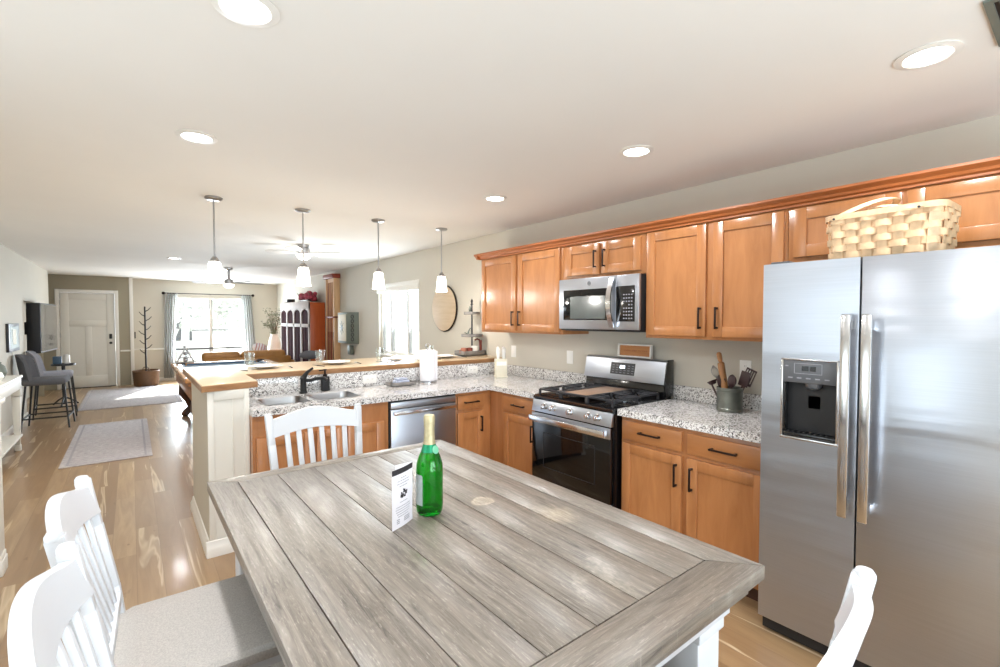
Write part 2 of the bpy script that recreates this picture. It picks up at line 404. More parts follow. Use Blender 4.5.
    def solo(s, name, mat, label, cat, group=None, loc=None):
        loc = Vector(loc or (0, 0, 0)); mx = Matrix.Translation(loc)
        o = bpy.data.objects.new(name, s.mesh(name, mat, mx.inverted())); COL.objects.link(o)
        o.location = loc; WM[o.name] = mx
        o['label'] = label; o['category'] = cat
        if group: o['group'] = group
        return o
    def struct(s, name, mat, parent=None):
        o = s.build(name, mat, parent)
        if parent is None: o['kind'] = 'structure'
        return o
def T(name, label, cat, loc=(0, 0, 0), rz=0.0, group=None):
    o = bpy.data.objects.new(name, None); COL.objects.link(o)
    o.location = loc; o.rotation_euler = (0, 0, rz); o.empty_display_size = 0.05
    WM[o.name] = Matrix.Translation(loc) @ Matrix.Rotation(rz, 4, 'Z')
    o['label'] = label; o['category'] = cat
    if group: o['group'] = group
    return o
def L(root): return B(WM[root.name])       # a builder whose coordinates are the thing's own
def dup(root, loc, rz=None, label=None, group=None):
    r = root.copy(); COL.objects.link(r); r.location = loc
    if rz is not None: r.rotation_euler = (0, 0, rz)
    if label: r['label'] = label
    if group: r['group'] = group
    for ch in list(root.children):
        c = ch.copy(); COL.objects.link(c); c.parent = r
        for g in list(ch.children):
            d = g.copy(); COL.objects.link(d); d.parent = c
    return r
def face(origin, facing):     # local x = right as seen from the front, y = up, z = out of the face
    u = {'-X': (0, -1, 0), '-Y': (1, 0, 0)}[facing]; n = {'-X': (-1, 0, 0), '-Y': (0, -1, 0)}[facing]
    m = Matrix(((u[0], 0, n[0], origin[0]), (u[1], 0, n[1], origin[1]), (u[2], 1, n[2], origin[2]), (0, 0, 0, 1)))
    return m

# ------------------------------------------------------------------ room shell
H = 2.44; XR = 3.16; XL = -1.26; YF = 13.92; YD = 13.6; YB = -1.9
B().box(XL - 0.6, XR + 0.1, YB - 0.1, YF + 0.1, -0.1, 0).struct('floor', 'floor')
B().box(XL - 0.6, XR + 0.1, YB - 0.1, YF + 0.1, H, H + 0.1).struct('ceiling', 'ceiling')
w = B()   # right wall with the dining window opening
wy0, wy1, wz0, wz1 = 5.86, 7.2, 0.95, 2.0
w.box(XR, XR + 0.1, YB, wy0, 0, H).box(XR, XR + 0.1, wy1, YF, 0, H).box(XR, XR + 0.1, wy0, wy1, 0, wz0).box(XR, XR + 0.1, wy0, wy1, wz1, H)
w.struct('wall_right', 'wall')
w = B()   # left wall: side window near the camera, recess with the television further on
w.box(XL - 0.1, XL, YB, 0.2, 0, H).box(XL - 0.1, XL, 0.2, 2.6, 0, 0.9).box(XL - 0.1, XL, 0.2, 2.6, 2.0, H).box(XL - 0.1, XL, 2.6, 9.95, 0, H)
w.box(XL - 0.1, XL, 9.95, 12.7, 1.775, H).box(XL - 0.34, XL - 0.3, 9.9, 12.7, 0, 1.8)
w.box(XL - 0.3, XL - 0.1, 9.88, 9.95, 0, 1.8)
w.box(XL - 0.3, XL - 0.1, 9.95, 12.7, 1.775, 1.82)
w.struct('wall_left', 'wall')
B().box(XL - 0.5, XL - 0.4, 12.7, YD + 0.1, 0, H).box(XL - 0.4, XL - 0.1, 12.66, 12.7, 0, H).struct('wall_entry', 'wall_dark')
w = B(); w.box(XL - 0.5, -1.19, YD, YD + 0.1, 0, H).box(-0.28, 0.02, YD, YD + 0.1, 0, H).box(-1.19, -0.28, YD, YD + 0.1, 2.07, H)
w.struct('wall_door', 'wall_dark')
w = B(); fx0, fx1, fz0, fz1 = 0.8, 2.42, 0.42, 2.05
w.box(0.0, fx0, YF, YF + 0.1, 0, H).box(fx1, XR, YF, YF + 0.1, 0, H).box(fx0, fx1, YF, YF + 0.1, 0, fz0).box(fx0, fx1, YF, YF + 0.1, fz1, H)
w.box(-0.02, 0.02, YD + 0.1, YF, 0, H)
w.struct('wall_far', 'wall')
w = B(); w.box(XL, -0.5, YB - 0.1, YB, 0, H).box(1.9, XR, YB - 0.1, YB, 0, H).box(-0.5, 1.9, YB - 0.1, YB, 2.15, H)
w.struct('wall_back', 'wall')
B().box(0.02, 0.045, YD, YD + 0.02, 0, H).box(-0.02, 0.045, YD - 0.012, YD, 0, H, 0.003).struct('trim_1', 'trim')
B().box(0.045, fx0 - 0.15, YF - 0.02, YF, 0.765, 0.80, 0.004).struct('trim_2', 'trim')
B().box(-0.2, -0.02, YD - 0.02, YD, 0.765, 0.80, 0.004).struct('trim_3', 'trim')
B().box(XL, XL + 0.014, 0.0, 9.95, 0, 0.1, 0.003).struct('baseboard_left', 'trim')
B().box(XR - 0.014, XR, 4.08, YF, 0, 0.1, 0.003).struct('baseboard_right', 'trim')
B().box(0.05, XR - 0.02, YF - 0.014, YF, 0, 0.1, 0.003).struct('baseboard_far', 'trim')

# windows
def sliding(name, facing, o, wd, ht, nmull, frame=0.05):
    mx = face(o, facing); f = B(mx)
    f.box(0, wd, 0, frame, -0.05, 0.02).box(0, wd, ht - frame, ht, -0.05, 0.02).box(0, frame, 0, ht, -0.05, 0.02).box(wd - frame, wd, 0, ht, -0.05, 0.02)
    for q in nmull: f.box(q - 0.025, q + 0.025, 0, ht, -0.04, 0.01)
    fr = f.struct(name, 'trim')
    g_ = B(mx)
    for q in [frame] + [q for m_ in nmull for q in (m_ - 0.028, m_ + 0.028)] + [wd - frame]: g_.box(q - 0.008, q + 0.008, frame, ht - frame, -0.03, 0.012)
    g_.build('gasket', 'gasket', fr)
    p = B(mx).box(frame, wd - frame, frame, ht - frame, -0.022, -0.016).build('pane', 'clear', fr)
    return fr
w1 = sliding('window_1', '-Y', (fx0, YF + 0.05, fz0), fx1 - fx0, fz1 - fz0, [0.80])
B().box(fx0 + 0.05, fx1 - 0.05, YF + 0.02, YF + 0.06, 0.735, 0.775).build('sash_rail', 'greyplast', w1)
B().box(fx0 - 0.03, fx1 + 0.03, YF - 0.05, YF + 0.0, fz0 - 0.03, fz0, 0.004).build('window_sill', 'trim', w1)
w2 = sliding('window_2', '-X', (XR + 0.06, wy1, wz0), wy1 - wy0, wz1 - wz0, [0.36, 0.93])
B().box(XR - 0.015, XR, wy0 - 0.03, wy1 + 0.03, wz1 - 0.01, wz1 + 0.05, 0.004).box(XR - 0.03, XR + 0.02, wy0 - 0.02, wy1 + 0.02, wz1 - 0.09, wz1 - 0.01, 0.005).build('blind_head', 'trim', w2)
B().box(XR - 0.03, XR, wy0 - 0.02, wy1 + 0.02, wz0 - 0.03, wz0, 0.004).build('window_sill', 'trim', w2)
sliding('window_3', '-X', (XL - 0.04, 2.6, 0.9), 2.4, 1.1, [1.2])
sliding('window_fill', '-Y', (-0.5, YB - 0.03, 0.02), 2.4, 2.13, [1.2])  # unseen glazed opening added in the back wall to carry the fill

# entry door
d1 = B()
d1.box(-1.255, -1.19, YD - 0.02, YD + 0.1, 0, 2.135, 0.004).box(-0.28, -0.215, YD - 0.02, YD + 0.1, 0, 2.135, 0.004).box(-1.19, -0.28, YD - 0.02, YD + 0.1, 2.07, 2.135, 0.004)
d1 = d1.struct('door_1', 'trim')
q = B(); q.box(-1.185, -0.285, YD + 0.035, YD + 0.05, 0.012, 2.065)
def dp(x0, x1, z0, z1): q.box(x0, x1, YD + 0.02, YD + 0.04, z0, z1, 0.003)
dp(-1.185, -1.045, 0.012, 2.065); dp(-0.425, -0.285, 0.012, 2.065)
for a, b in ((0.012, 0.26), (1.34, 1.47), (1.92, 2.065)): dp(-1.045, -0.425, a, b)
dp(-0.79, -0.68, 0.26, 1.34)
leafp = q.build('door_leaf', 'panelw', d1)
B().box(-0.385, -0.335, YD - 0.005, YD + 0.02, 1.06, 1.17, 0.008).build('keypad_lock', 'blackm', d1)
q = B(); q.lathe([(0.02, 0), (0.026, 0.004), (0.012, 0.02), (0.012, 0.03), (0.026, 0.04), (0.028, 0.055), (0.018, 0.068)], (-0.36, YD + 0.02, 0.97), 20, Matrix.Identity(4), 'Y')
kn = q.build('door_knob', 'blackm', d1); 
kn.data.transform(Matrix.Translation((0, 2 * (YD + 0.02), 0)) @ Matrix.Scale(-1, 4, (0, 1, 0)))
q = B()
for z in (0.3, 1.15, 1.85): q.cyl((-1.187, YD + 0.012, z - 0.05), (-1.187, YD + 0.012, z + 0.05), 0.009)
q.build('door_hinge', 'nickel', d1)
B().box(-1.185, -0.285, YD - 0.01, YD + 0.03, 0, 0.012).build('threshold', 'blackm', d1)

# half wall that carries the breakfast bar
k = B(); k.box(0.60, XR, 3.95, 4.07, 0, 1.045).box(0.365, 0.60, 3.44, 4.40, 0, 1.045)
kw = k.struct('wall_peninsula', 'wall')
q = B(face((0.365, 3.44, 0), '-Y')); q.box(0, 0.235, 0.0, 1.045, 0, 0.006)
for a in ((0, 0.035, 0, 1.045), (0.205, 0.235, 0, 1.045), (0.035, 0.205, 0.985, 1.045), (0.135, 0.141, 0.1, 0.985)): q.box(a[0], a[1], a[2], a[3], 0.004, 0.014, 0.002)
q.build('end_panel', 'panelw', kw)
q = B()
pr = [(0, 0), (0.022, 0), (0.022, 0.05), (0.016, 0.062), (0.010, 0.075), (0.006, 0.095), (0, 0.1)]
q.prism([(0.365 - a, b) for a, b in pr], 'Y', 3.42, 4.40).prism([(3.426 - a, b) for a, b in pr], 'X', 0.345, 0.60)
q.build('base_trim', 'trim', kw)

# ------------------------------------------------------------------ kitchen
def shaker(b, x0, y0, w_, h_, t=0.02, fr=0.062):
    b.box(x0, x0 + w_, y0, y0 + h_, 0, t * 0.5)
    b.box(x0, x0 + fr, y0, y0 + h_, t * 0.4, t, 0.0025).box(x0 + w_ - fr, x0 + w_, y0, y0 + h_, t * 0.4, t, 0.0025)
    b.box(x0 + fr, x0 + w_ - fr, y0, y0 + fr, t * 0.4, t, 0.0025).box(x0 + fr, x0 + w_ - fr, y0 + h_ - fr, y0 + h_, t * 0.4, t, 0.0025)
    return b
def slabfront(b, x0, y0, w_, h_, t=0.02): return b.box(x0, x0 + w_, y0, y0 + h_, 0, t, 0.004)
def pull(mx, x, y, length, vertical, z0=0.02):
    b = B(mx); h = length / 2
    a, c = ((x, y - h), (x, y + h)) if vertical else ((x - h, y), (x + h, y))
    b.bar((a[0], a[1], z0 + 0.026), (c[0], c[1], z0 + 0.026), 0.011, 0.009, bev=0.002, up=(0, 0, 1))
    for e in (0.06, 0.94):
        px, py = a[0] + (c[0] - a[0]) * e, a[1] + (c[1] - a[1]) * e
        b.box(px - 0.006, px + 0.006, py - 0.006, py + 0.006, z0, z0 + 0.026, 0.001)
    return b
def cabinet(name, label, facing, origin, w_, h_, depth, doors, drawers=(), toe=0, kind='cabinet', open_top=False):
    """origin = lower left corner of the front face; doors: (x, y, w, h, handle side or None); drawers: (x, y, w, h)"""
    mx = face(origin, facing); root = T(name, label, kind, tuple(mx @ Vector((w_ / 2, 0, -depth / 2))))
    b = B(mx)
    if open_top:
        b.box(0, 0.018, toe, h_, -depth + 0.01, -0.018).box(w_ - 0.018, w_, toe, h_, -depth + 0.01, -0.018).box(0.018, w_ - 0.018, toe, toe + 0.018, -depth + 0.01, -0.018).box(0, w_, toe, h_, -depth, -depth + 0.01).box(0, w_, toe, h_, -0.018, 0)
    else:
        b.box(0, w_, toe, h_, -depth, 0, 0.001)
    b.build('cabinet_body', 'cab', root)
    if toe: B(mx).box(0, w_, 0, toe, -depth, -0.07).build('toe_kick', 'toe', root)
    for (x, y, a, c, hs) in doors:
        d = shaker(B(mx), x, y, a, c).build('door', 'cab', root)
        if hs is None: continue
        px = x + 0.031 if 'l' in hs else x + a - 0.031
        py = y + 0.115 if 'b' in hs else y + c - 0.115
        pull(mx, px, py, 0.135, True).build('handle', 'bronze', d)
    for (x, y, a, c) in drawers:
        d = slabfront(B(mx), x, y, a, c).build('drawer', 'cabh', root)
        pull(mx, x + a / 2, y + c / 2, 0.15, False).build('handle', 'bronze', d)
    return root
UB = 1.37; UH = 0.76; UX = XR - 0.33
cabinet('upper_cabinet', 'maple two-door wall cabinet above the knife block, left of the microwave', '-X', (UX, 3.905, UB), 1.145, UH, 0.325,
        [(0.02, 0.02, 0.535, 0.70, 'rb'), (0.59, 0.02, 0.535, 0.70, 'lb')])
cabinet('upper_cabinet', 'short maple two-door wall cabinet directly above the microwave', '-X', (UX, 2.757, 1.82), 0.80, 0.31, 0.325,
        [(0.05, 0.025, 0.345, 0.235, 'rb'), (0.42, 0.025, 0.345, 0.235, 'lb')])
cabinet('upper_cabinet', 'tall maple two-door wall cabinet between the microwave and the refrigerator', '-X', (UX, 1.954, UB), 0.895, UH, 0.325,
        [(0.015, 0.02, 0.425, 0.70, 'rb'), (0.485, 0.02, 0.395, 0.70, 'lb')])
cabinet('upper_cabinet', 'short wide maple wall cabinet above the refrigerator, behind the splint basket', '-X', (UX, 1.056, 1.80), 1.02, 0.33, 0.325,
        [(0.03, 0.03, 0.45, 0.26, None), (0.50, 0.03, 0.48, 0.26, None)])
c = B()   # crown moulding, returned to the wall at its far end
cp = [(0, 0), (0.016, 0.0), (0.016, 0.012), (0.030, 0.020), (0.036, 0.034), (0.052, 0.044), (0.060, 0.052), (0.060, 0.066), (0, 0.066)]
c.prism([(UX - 0.004 - a, 2.10 + b * 0.86) for a, b in cp], 'Y', 0.03, 3.905)
c.prism([(3.905 + a, 2.10 + b * 0.86) for a, b in cp], 'X', UX - 0.06, XR - 0.002)
c.box(UX - 0.004, XR - 0.002, 0.03, 3.905, 2.131, 2.157)
c.solo('crown_molding', 'crown', 'reddish crown moulding running along the tops of the wall cabinets', 'molding', None, (UX, 2, 2.1))

FX = 2.52; FY = 3.355; CH = 0.872
cabinet('base_cabinet', 'maple base cabinet with two drawers and two doors between range and refrigerator', '-X', (FX, 1.915, 0), 0.915, CH, 0.60,
        [(0.015, 0.125, 0.42, 0.575, 'rt'), (0.47, 0.125, 0.43, 0.575, 'lt')], [(0.015, 0.725, 0.42, 0.12), (0.47, 0.725, 0.43, 0.12)], 0.10)
cabinet('base_cabinet', 'narrow maple base cabinet with one drawer and door left of the range', '-X', (FX, FY, 0), 0.64, CH, 0.60,
        [(0.215, 0.125, 0.41, 0.575, 'rt')], [(0.215, 0.725, 0.41, 0.12)], 0.10)
cabinet('base_cabinet', 'maple corner base cabinet with narrow drawer right of the dishwasher', '-Y', (2.155, FY, 0), FX - 2.155, CH, 0.58,
        [(0.01, 0.125, 0.27, 0.575, 'rt')], [(0.01, 0.725, 0.27, 0.12)], 0.10)
cabinet('sink_cabinet', 'wide maple base cabinet with panelled doors under the double sink', '-Y', (0.602, FY, 0), 0.938, CH, 0.58,
        [(0.02, 0.125, 0.36, 0.60, None), (0.40, 0.125, 0.20, 0.60, None), (0.62, 0.125, 0.28, 0.60, None)], (), 0.10, open_top=True)
# countertops
def ctop(rects, name, splash, label, loc):
    r = T(name, label, 'countertop', loc)
    b = B()
    for a in rects: b.box(a[0], a[1], a[2], a[3], CH, 0.915)
    if len(rects) > 2:     # rounded corners of the sink cut-outs
        for cx in SX:
            for cy in SY:
                ix = 1 if cx in (SX[0], SX[2]) else -1; iy = 1 if cy == SY[0] else -1; r_ = 0.05
                b.prism([(cx, cy)] + [(cx + ix * (r_ - r_ * math.sin(math.radians(a))), cy + iy * (r_ - r_ * math.cos(math.radians(a)))) for a in range(0, 91, 15)], 'Z', CH, 0.915)
    b.build('slab', 'granite', r)
    b = B()
    for a in splash: b.box(*a, 0.0015)
    b.build('backsplash', 'granite', r)
    return r
SX = (0.70, 1.00, 1.04, 1.37); SY = (3.44, 3.77)
ctop([(0.60, SX[0], 3.32, 3.95), (SX[0], SX[3], 3.32, SY[0]), (SX[0], SX[3], SY[1], 3.95), (SX[1], SX[2], SY[0], SY[1]), (SX[3], XR - 0.001, 3.32, 3.95), (2.485, XR - 0.001, 2.705, 3.32)],
     'countertop', [(XR - 0.021, XR - 0.001, 2.705, 3.93, 0.915, 1.015), (0.60, XR - 0.021, 3.93, 3.95, 0.915, 1.044)],
     'L-shaped speckled granite countertop running from the sink round to the range', (1.8, 3.6, CH))
ctop([(2.485, XR - 0.001, 0.995, 1.925)], 'countertop', [(XR - 0.021, XR - 0.001, 0.995, 1.925, 0.915, 1.015)],
     'short speckled granite countertop under the utensil crock, beside the refrigerator', (2.8, 1.45, CH))
# sink
s_ = T('double_sink', 'stainless double-bowl sink set into the granite peninsula', 'sink', (1.03, 3.6, 0.75))
for x0, x1, dz in ((SX[0], SX[1], 0.17), (SX[2], SX[3], 0.2)):
    b = B(); y0, y1 = SY; zt = 0.912; zb = zt - dz
    n = 28; rings = []
    def rr(x0, x1, y0, y1, r, z):
        o = []
        for cx, cy, a0 in ((x1 - r, y1 - r, 0), (x0 + r, y1 - r, 90), (x0 + r, y0 + r, 180), (x1 - r, y0 + r, 270)):
            for k in range(7):
                a = math.radians(a0 + k * 15); o.append(b.bm.verts.new((cx + r * math.cos(a), cy + r * math.sin(a), z)))
        return o
    rings = [rr(x0 - 0.004, x1 + 0.004, y0 - 0.004, y1 + 0.004, 0.05, zt + 0.0045), rr(x0 + 0.006, x1 - 0.006, y0 + 0.006, y1 - 0.006, 0.05, zt + 0.0045), rr(x0 + 0.01, x1 - 0.01, y0 + 0.01, y1 - 0.01, 0.05, zt - 0.01),
             rr(x0 + 0.02, x1 - 0.02, y0 + 0.02, y1 - 0.02, 0.05, zb + 0.03), rr(x0 + 0.05, x1 - 0.05, y0 + 0.05, y1 - 0.05, 0.04, zb)]
    for a, c_ in zip(rings, rings[1:]):
        for i in range(28): b.bm.faces.new((a[i], a[(i + 1) % 28], c_[(i + 1) % 28], c_[i]))
    b.bm.faces.new(rings[-1])
    # square collar closing the corner gaps around the rounded bowl
    b.build('bowl', 'nickel', s_)
    B().lathe([(0.0, 0.0), (0.035, 0.0), (0.04, 0.004), (0.03, 0.006), (0.0, 0.004)], ((x0 + x1) / 2, (y0 + y1) / 2, zb), 20).build('drain', 'nickel', s_)
# faucet & sprayer
f = T('kitchen_faucet', 'black single-lever kitchen faucet behind the sink', 'faucet', (1.06, 3.86, 0.915))
b = L(f); b.lathe([(0.03, 0), (0.03, 0.01), (0.024, 0.016), (0.022, 0.11), (0.026, 0.12), (0.018, 0.135)], (0, 0, 0), 20); b.build('faucet_body', 'blackm', f)
b = L(f); b.tube([(0, 0, 0.12), (0.01, -0.01, 0.14), (0.025, -0.03, 0.17), (0.06, -0.05, 0.20)], [0.02, 0.018, 0.013, 0.008]); b.build('lever', 'blackm', f)
b = L(f); b.tube([(0.015, 0, 0.10), (0.05, -0.02, 0.10), (0.09, -0.05, 0.115), (0.13, -0.10, 0.12), (0.145, -0.125, 0.105)], [0.014, 0.014, 0.014, 0.014, 0.013]); b.build('spout', 'blackm', f)
f = T('soap_dispenser', 'black soap pump bottle right of the faucet', 'dispenser', (1.235, 3.88, 0.915))
b = L(f); b.box(-0.032, 0.032, -0.025, 0.025, 0, 0.12, 0.01); b.build('bottle_body', 'blackm', f)
b = L(f); b.lathe([(0.016, 0.118), (0.018, 0.135), (0.008, 0.14), (0.008, 0.165), (0.014, 0.167), (0.014, 0.178)], (0, 0, 0), 14).tube([(0, 0, 0.172), (-0.05, -0.01, 0.170)], 0.006); b.build('pump', 'bronze', f)
# dishwasher
mx = face((1.545, FY - 0.005, 0.0), '-Y'); dw = T('dishwasher', 'stainless dishwasher with bar handle under the peninsula counter', 'dishwasher', (1.85, 3.6, 0))
B(mx).box(0, 0.60, 0.10, 0.868, -0.55, 0).build('appliance_body', 'blackm', dw)
B(mx).box(0.008, 0.592, 0.12, 0.80, 0, 0.022, 0.004).box(0.008, 0.592, 0.806, 0.856, 0, 0.022, 0.004).build('front_panel', 'steel', dw)
B(mx).bar((0.02, 0.775, 0.055), (0.58, 0.775, 0.055), 0.028, 0.016, bev=0.004, up=(0, 0, 1)).box(0.03, 0.05, 0.765, 0.785, 0.02, 0.05).box(0.55, 0.57, 0.765, 0.785, 0.02, 0.05).build('handle', 'steel_h', dw)
B(mx).box(0.01, 0.59, 0, 0.1, -0.5, -0.06).build('toe_kick', 'blackm', dw)

# range
RY0, RY1 = 1.935, 2.697; mx = face((2.46, RY1, 0.0), '-X'); RW = RY1 - RY0
rg = T('gas_range', 'stainless gas range with black oven door and cast iron grates', 'range', (2.8, 2.316, 0))
B(mx).box(0, RW, 0.05, 0.885, -0.66, -0.002).box(0.05, RW - 0.05, 0, 0.06, -0.6, -0.05).build('appliance_body', 'black', rg)
b = B(mx); b.prism([(-0.66, 0.885), (0.0, 0.885), (0.012, 0.893), (0.012, 0.905), (-0.01, 0.918), (-0.66, 0.918)], 'X', -0.002, RW + 0.002); 
cook = b; 
# (prism axis X maps (p0,p1) to local y,z - turn it so the outline lies in depth/height)
cook.bm.free()
b = B(mx @ Matrix(((1, 0, 0, 0), (0, 0, 1, 0), (0, 1, 0, 0), (0, 0, 0, 1))))
b.prism([(-0.66, 0.885), (0.0, 0.885), (0.012, 0.893), (0.012, 0.905), (-0.01, 0.918), (-0.66, 0.918)], 'X', -0.002, RW + 0.002)
cooktop = b.build('cooktop', 'black', rg)
b = B(mx @ Matrix(((1, 0, 0, 0), (0, 0, 1, 0), (0, 1, 0, 0), (0, 0, 0, 1))))
b.prism([(0.0, 0.795), (0.03, 0.795), (0.012, 0.884), (0.0, 0.884)], 'X', 0.0, RW, 0.002)
b.build('control_panel', 'steel', rg)
for i, x in enumerate((0.135, 0.225, 0.40, 0.57, 0.65)):
    b = B(mx @ Matrix.Translation((x, 0.842, 0.018))); b.lathe([(0.026, 0), (0.026, 0.006), (0.021, 0.008), (0.019, 0.034), (0.016, 0.038)], (0, 0, 0), 20)
    b.box(-0.004, 0.004, -0.018, 0.018, 0.036, 0.044, 0.001).build('knob', 'steel_h', rg)
dr = B(mx).box(0.004, RW - 0.004, 0.285, 0.785, 0, 0.03, 0.004).build('oven_door', 'dglass', rg)
B(mx).box(0.004, RW - 0.004, 0.715, 0.787, 0.02, 0.034, 0.003).build('door_band', 'steel', dr)
B(mx).bar((0.02, 0.752, 0.075), (RW - 0.02, 0.752, 0.075), 0.046, 0.02, bev=0.007, up=(0, 0, 1)).box(0.03, 0.06, 0.735, 0.77, 0.03, 0.07).box(RW - 0.06, RW - 0.03, 0.735, 0.77, 0.03, 0.07).build('oven_handle', 'steel_h', dr)
b = B(mx)
for x0, x1, y0, y1 in ((0.13, RW - 0.13, 0.385, 0.39), (0.13, RW - 0.13, 0.645, 0.65), (0.13, 0.135, 0.385, 0.65), (RW - 0.135, RW - 0.13, 0.385, 0.65)): b.box(x0, x1, y0, y1, 0.03, 0.0315)
b.build('window_outline', 'blackm', dr)
B(mx).box(0.004, RW - 0.004, 0.10, 0.278, 0, 0.028, 0.004).build('bottom_drawer', 'steel', rg)
# backguard, leaning slightly back
mg = Matrix(((1, 0, 0, 0), (0, 0, 1, 0), (0, 1, 0, 0), (0, 0, 0, 1)))
B(mx @ mg).prism([(-0.66, 0.915), (-0.585, 0.915), (-0.60, 1.03), (-0.66, 1.03)], 'X', 0.0, RW, 0.002).build('riser', 'black', rg)
B(mx @ mg).prism([(-0.67, 1.02), (-0.565, 1.02), (-0.600, 1.185), (-0.615, 1.195), (-0.67, 1.195)], 'X', 0.0, RW, 0.003).build('backguard', 'steel', rg)
B(mx @ mg).prism([(-0.675, 0.93), (-0.585, 0.93), (-0.562, 1.015), (-0.598, 1.19), (-0.615, 1.2), (-0.675, 1.2)], 'X', RW, RW + 0.012, 0.001).build('side_cap', 'black', rg)
# control screen on the sloping backguard
sl = math.atan2(0.035, 0.165)
ms = mx @ Matrix.Translation((0.385, 1.108, -0.5835)) @ Matrix.Rotation(-sl, 4, 'X')
pd = B(ms).box(-0.115, 0.115, -0.047, 0.047, -0.002, 0.002, 0.001).build('touch_panel', 'dgrey', rg)
b = B(ms); b.box(-0.025, 0.022, 0.002, 0.026, 0.002, 0.0032).build('clock_display', 'lcd', pd)
b = B(ms)
for i in range(6):
    for j in range(4):
        if i in (2, 3) and j > 1: continue
        b.box(-0.098 + i * 0.037, -0.078 + i * 0.037, -0.034 + j * 0.019, -0.030 + j * 0.019, 0.002, 0.0028)
b.build('key_marks', 'inkg', pd)
# grates and griddle
for gi, (x0, x1) in enumerate(((0.03, 0.245), (0.26, 0.50), (0.515, 0.73))):
    b = B(mx @ mg); zt = 0.958
    def gb(xa, ya, xb, yb, w_=0.011): b.bar((xa, ya, zt), (xb, yb, zt), w_, 0.014, up=(0, 0, 1), bev=0.002)
    ya, yb = -0.545, -0.03
    gb(x0, ya, x0, yb); gb(x1, ya, x1, yb); gb(x0, ya, x1, ya); gb(x0, yb, x1, yb)
    if gi != 1: gb(x0, (ya + yb) / 2, x1, (ya + yb) / 2)
    if gi != 1:
        xm = (x0 + x1) / 2
        for yc in (-0.415, -0.16):
            gb(xm, yc - 0.115, xm, yc - 0.03); gb(xm, yc + 0.03, xm, yc + 0.115); gb(x0, yc, xm - 0.03, yc); gb(xm + 0.03, yc, x1, yc)
            for sx in (-1, 1):
                for sy in (-1, 1): gb(xm + sx * 0.095, yc + sy * 0.105, xm + sx * 0.035, yc + sy * 0.04, 0.009)
    for xx in (x0, x1):
        for yy in (ya, yb, (ya + yb) / 2): b.box(xx - 0.007, xx + 0.007, yy - 0.007, yy + 0.007, 0.918, 0.958)
    b.build('grate', 'iron', rg)
    if gi != 1:
        for yc in (-0.415, -0.16):
            B(mx @ mg).lathe([(0.045, 0.918), (0.045, 0.926), (0.034, 0.928), (0.034, 0.938), (0.0, 0.94)], ((x0 + x1) / 2, yc, 0), 20).build('burner', 'iron', rg)
B(mx @ mg).box(0.268, 0.492, -0.536, -0.038, 0.948, 0.962, 0.003).solo('griddle_board', 'griddle', 'tan wooden board lying in the middle burner grate of the range', 'board', None, tuple(mx @ Vector((0.38, 0.966, -0.29))))

# microwave
mx = face((2.765, 2.725, 1.41), '-X'); MW = 0.767; MH = 0.405
mw = T('microwave_oven', 'stainless over-the-range microwave under the short wall cabinet', 'microwave', (2.95, 2.32, 1.41))
B(mx).box(0, MW, 0.0, MH, -0.385, -0.012, 0.003).build('appliance_body', 'blackm', mw)
d = B(mx).box(0, 0.575, 0.012, MH, -0.012, 0.012, 0.004).box(0.575, MW, 0.012, MH, -0.012, 0.010, 0.004).build('front_panel', 'steel', mw)
B(mx).box(0.052, 0.505, 0.082, 0.318, 0.012, 0.0145, 0.004).build('window', 'dglass', d)
B(mx).box(0.125, 0.475, 0.092, 0.265, 0.0145, 0.0155).build('screen', 'mwglass', d)
pp = B(mx).box(0.572, 0.732, 0.072, 0.325, 0.010, 0.0135, 0.003).build('keypad', 'black', mw)
b = B(mx)
for i in range(4):
    for j in range(8):
        if j == 4 and i < 2: continue
        b.box(0.636 + i * 0.022, 0.648 + i * 0.022, 0.09 + j * 0.024, 0.099 + j * 0.024, 0.0135, 0.0142)
b.build('key_marks', 'inkg', pp)
b = B(mx); pts = [(0.540, 0.03 + 0.355 * t, 0.02 + 0.042 * math.sin(PI * t)) for t in [i / 14 for i in range(15)]]
b.strip(pts, (1, 0, 0), 0.04, 0.012).build('handle', 'steel_h', mw)
b = B(mx @ Matrix.Translation((0.318, 0.362, 0.013)))
b.tube([(0.0145 * math.cos(a), 0.0145 * math.sin(a), 0) for a in [i * 2 * PI / 24 for i in range(24)]], 0.0016, 6, close=True)
b.tube([(0.0105 * math.cos(a) - 0.0, 0.0105 * math.sin(a), 0) for a in [i * 2 * PI / 24 for i in range(24)]], 0.0006, 6, close=True)
# entwined script letters of the emblem
b.tube([(-0.001, 0.006, 0), (-0.005, 0.007, 0), (-0.008, 0.001, 0), (-0.005, -0.005, 0), (-0.001, -0.002, 0), (-0.001, 0.001, 0), (-0.004, 0, 0)], 0.0009, 6)
b.tube([(0.008, 0.006, 0), (0.003, 0.007, 0), (0.002, 0.003, 0), (0.006, 0.001, 0), (0.001, -0.001, 0), (0.003, -0.006, 0), (0.008, -0.004, 0)], 0.0009, 6)
b.build('round_emblem', 'greyplast', mw)
B(mx).box(0.03, 0.74, -0.004, 0.006, -0.36, -0.03).build('vent_underside', 'greyplast', mw)

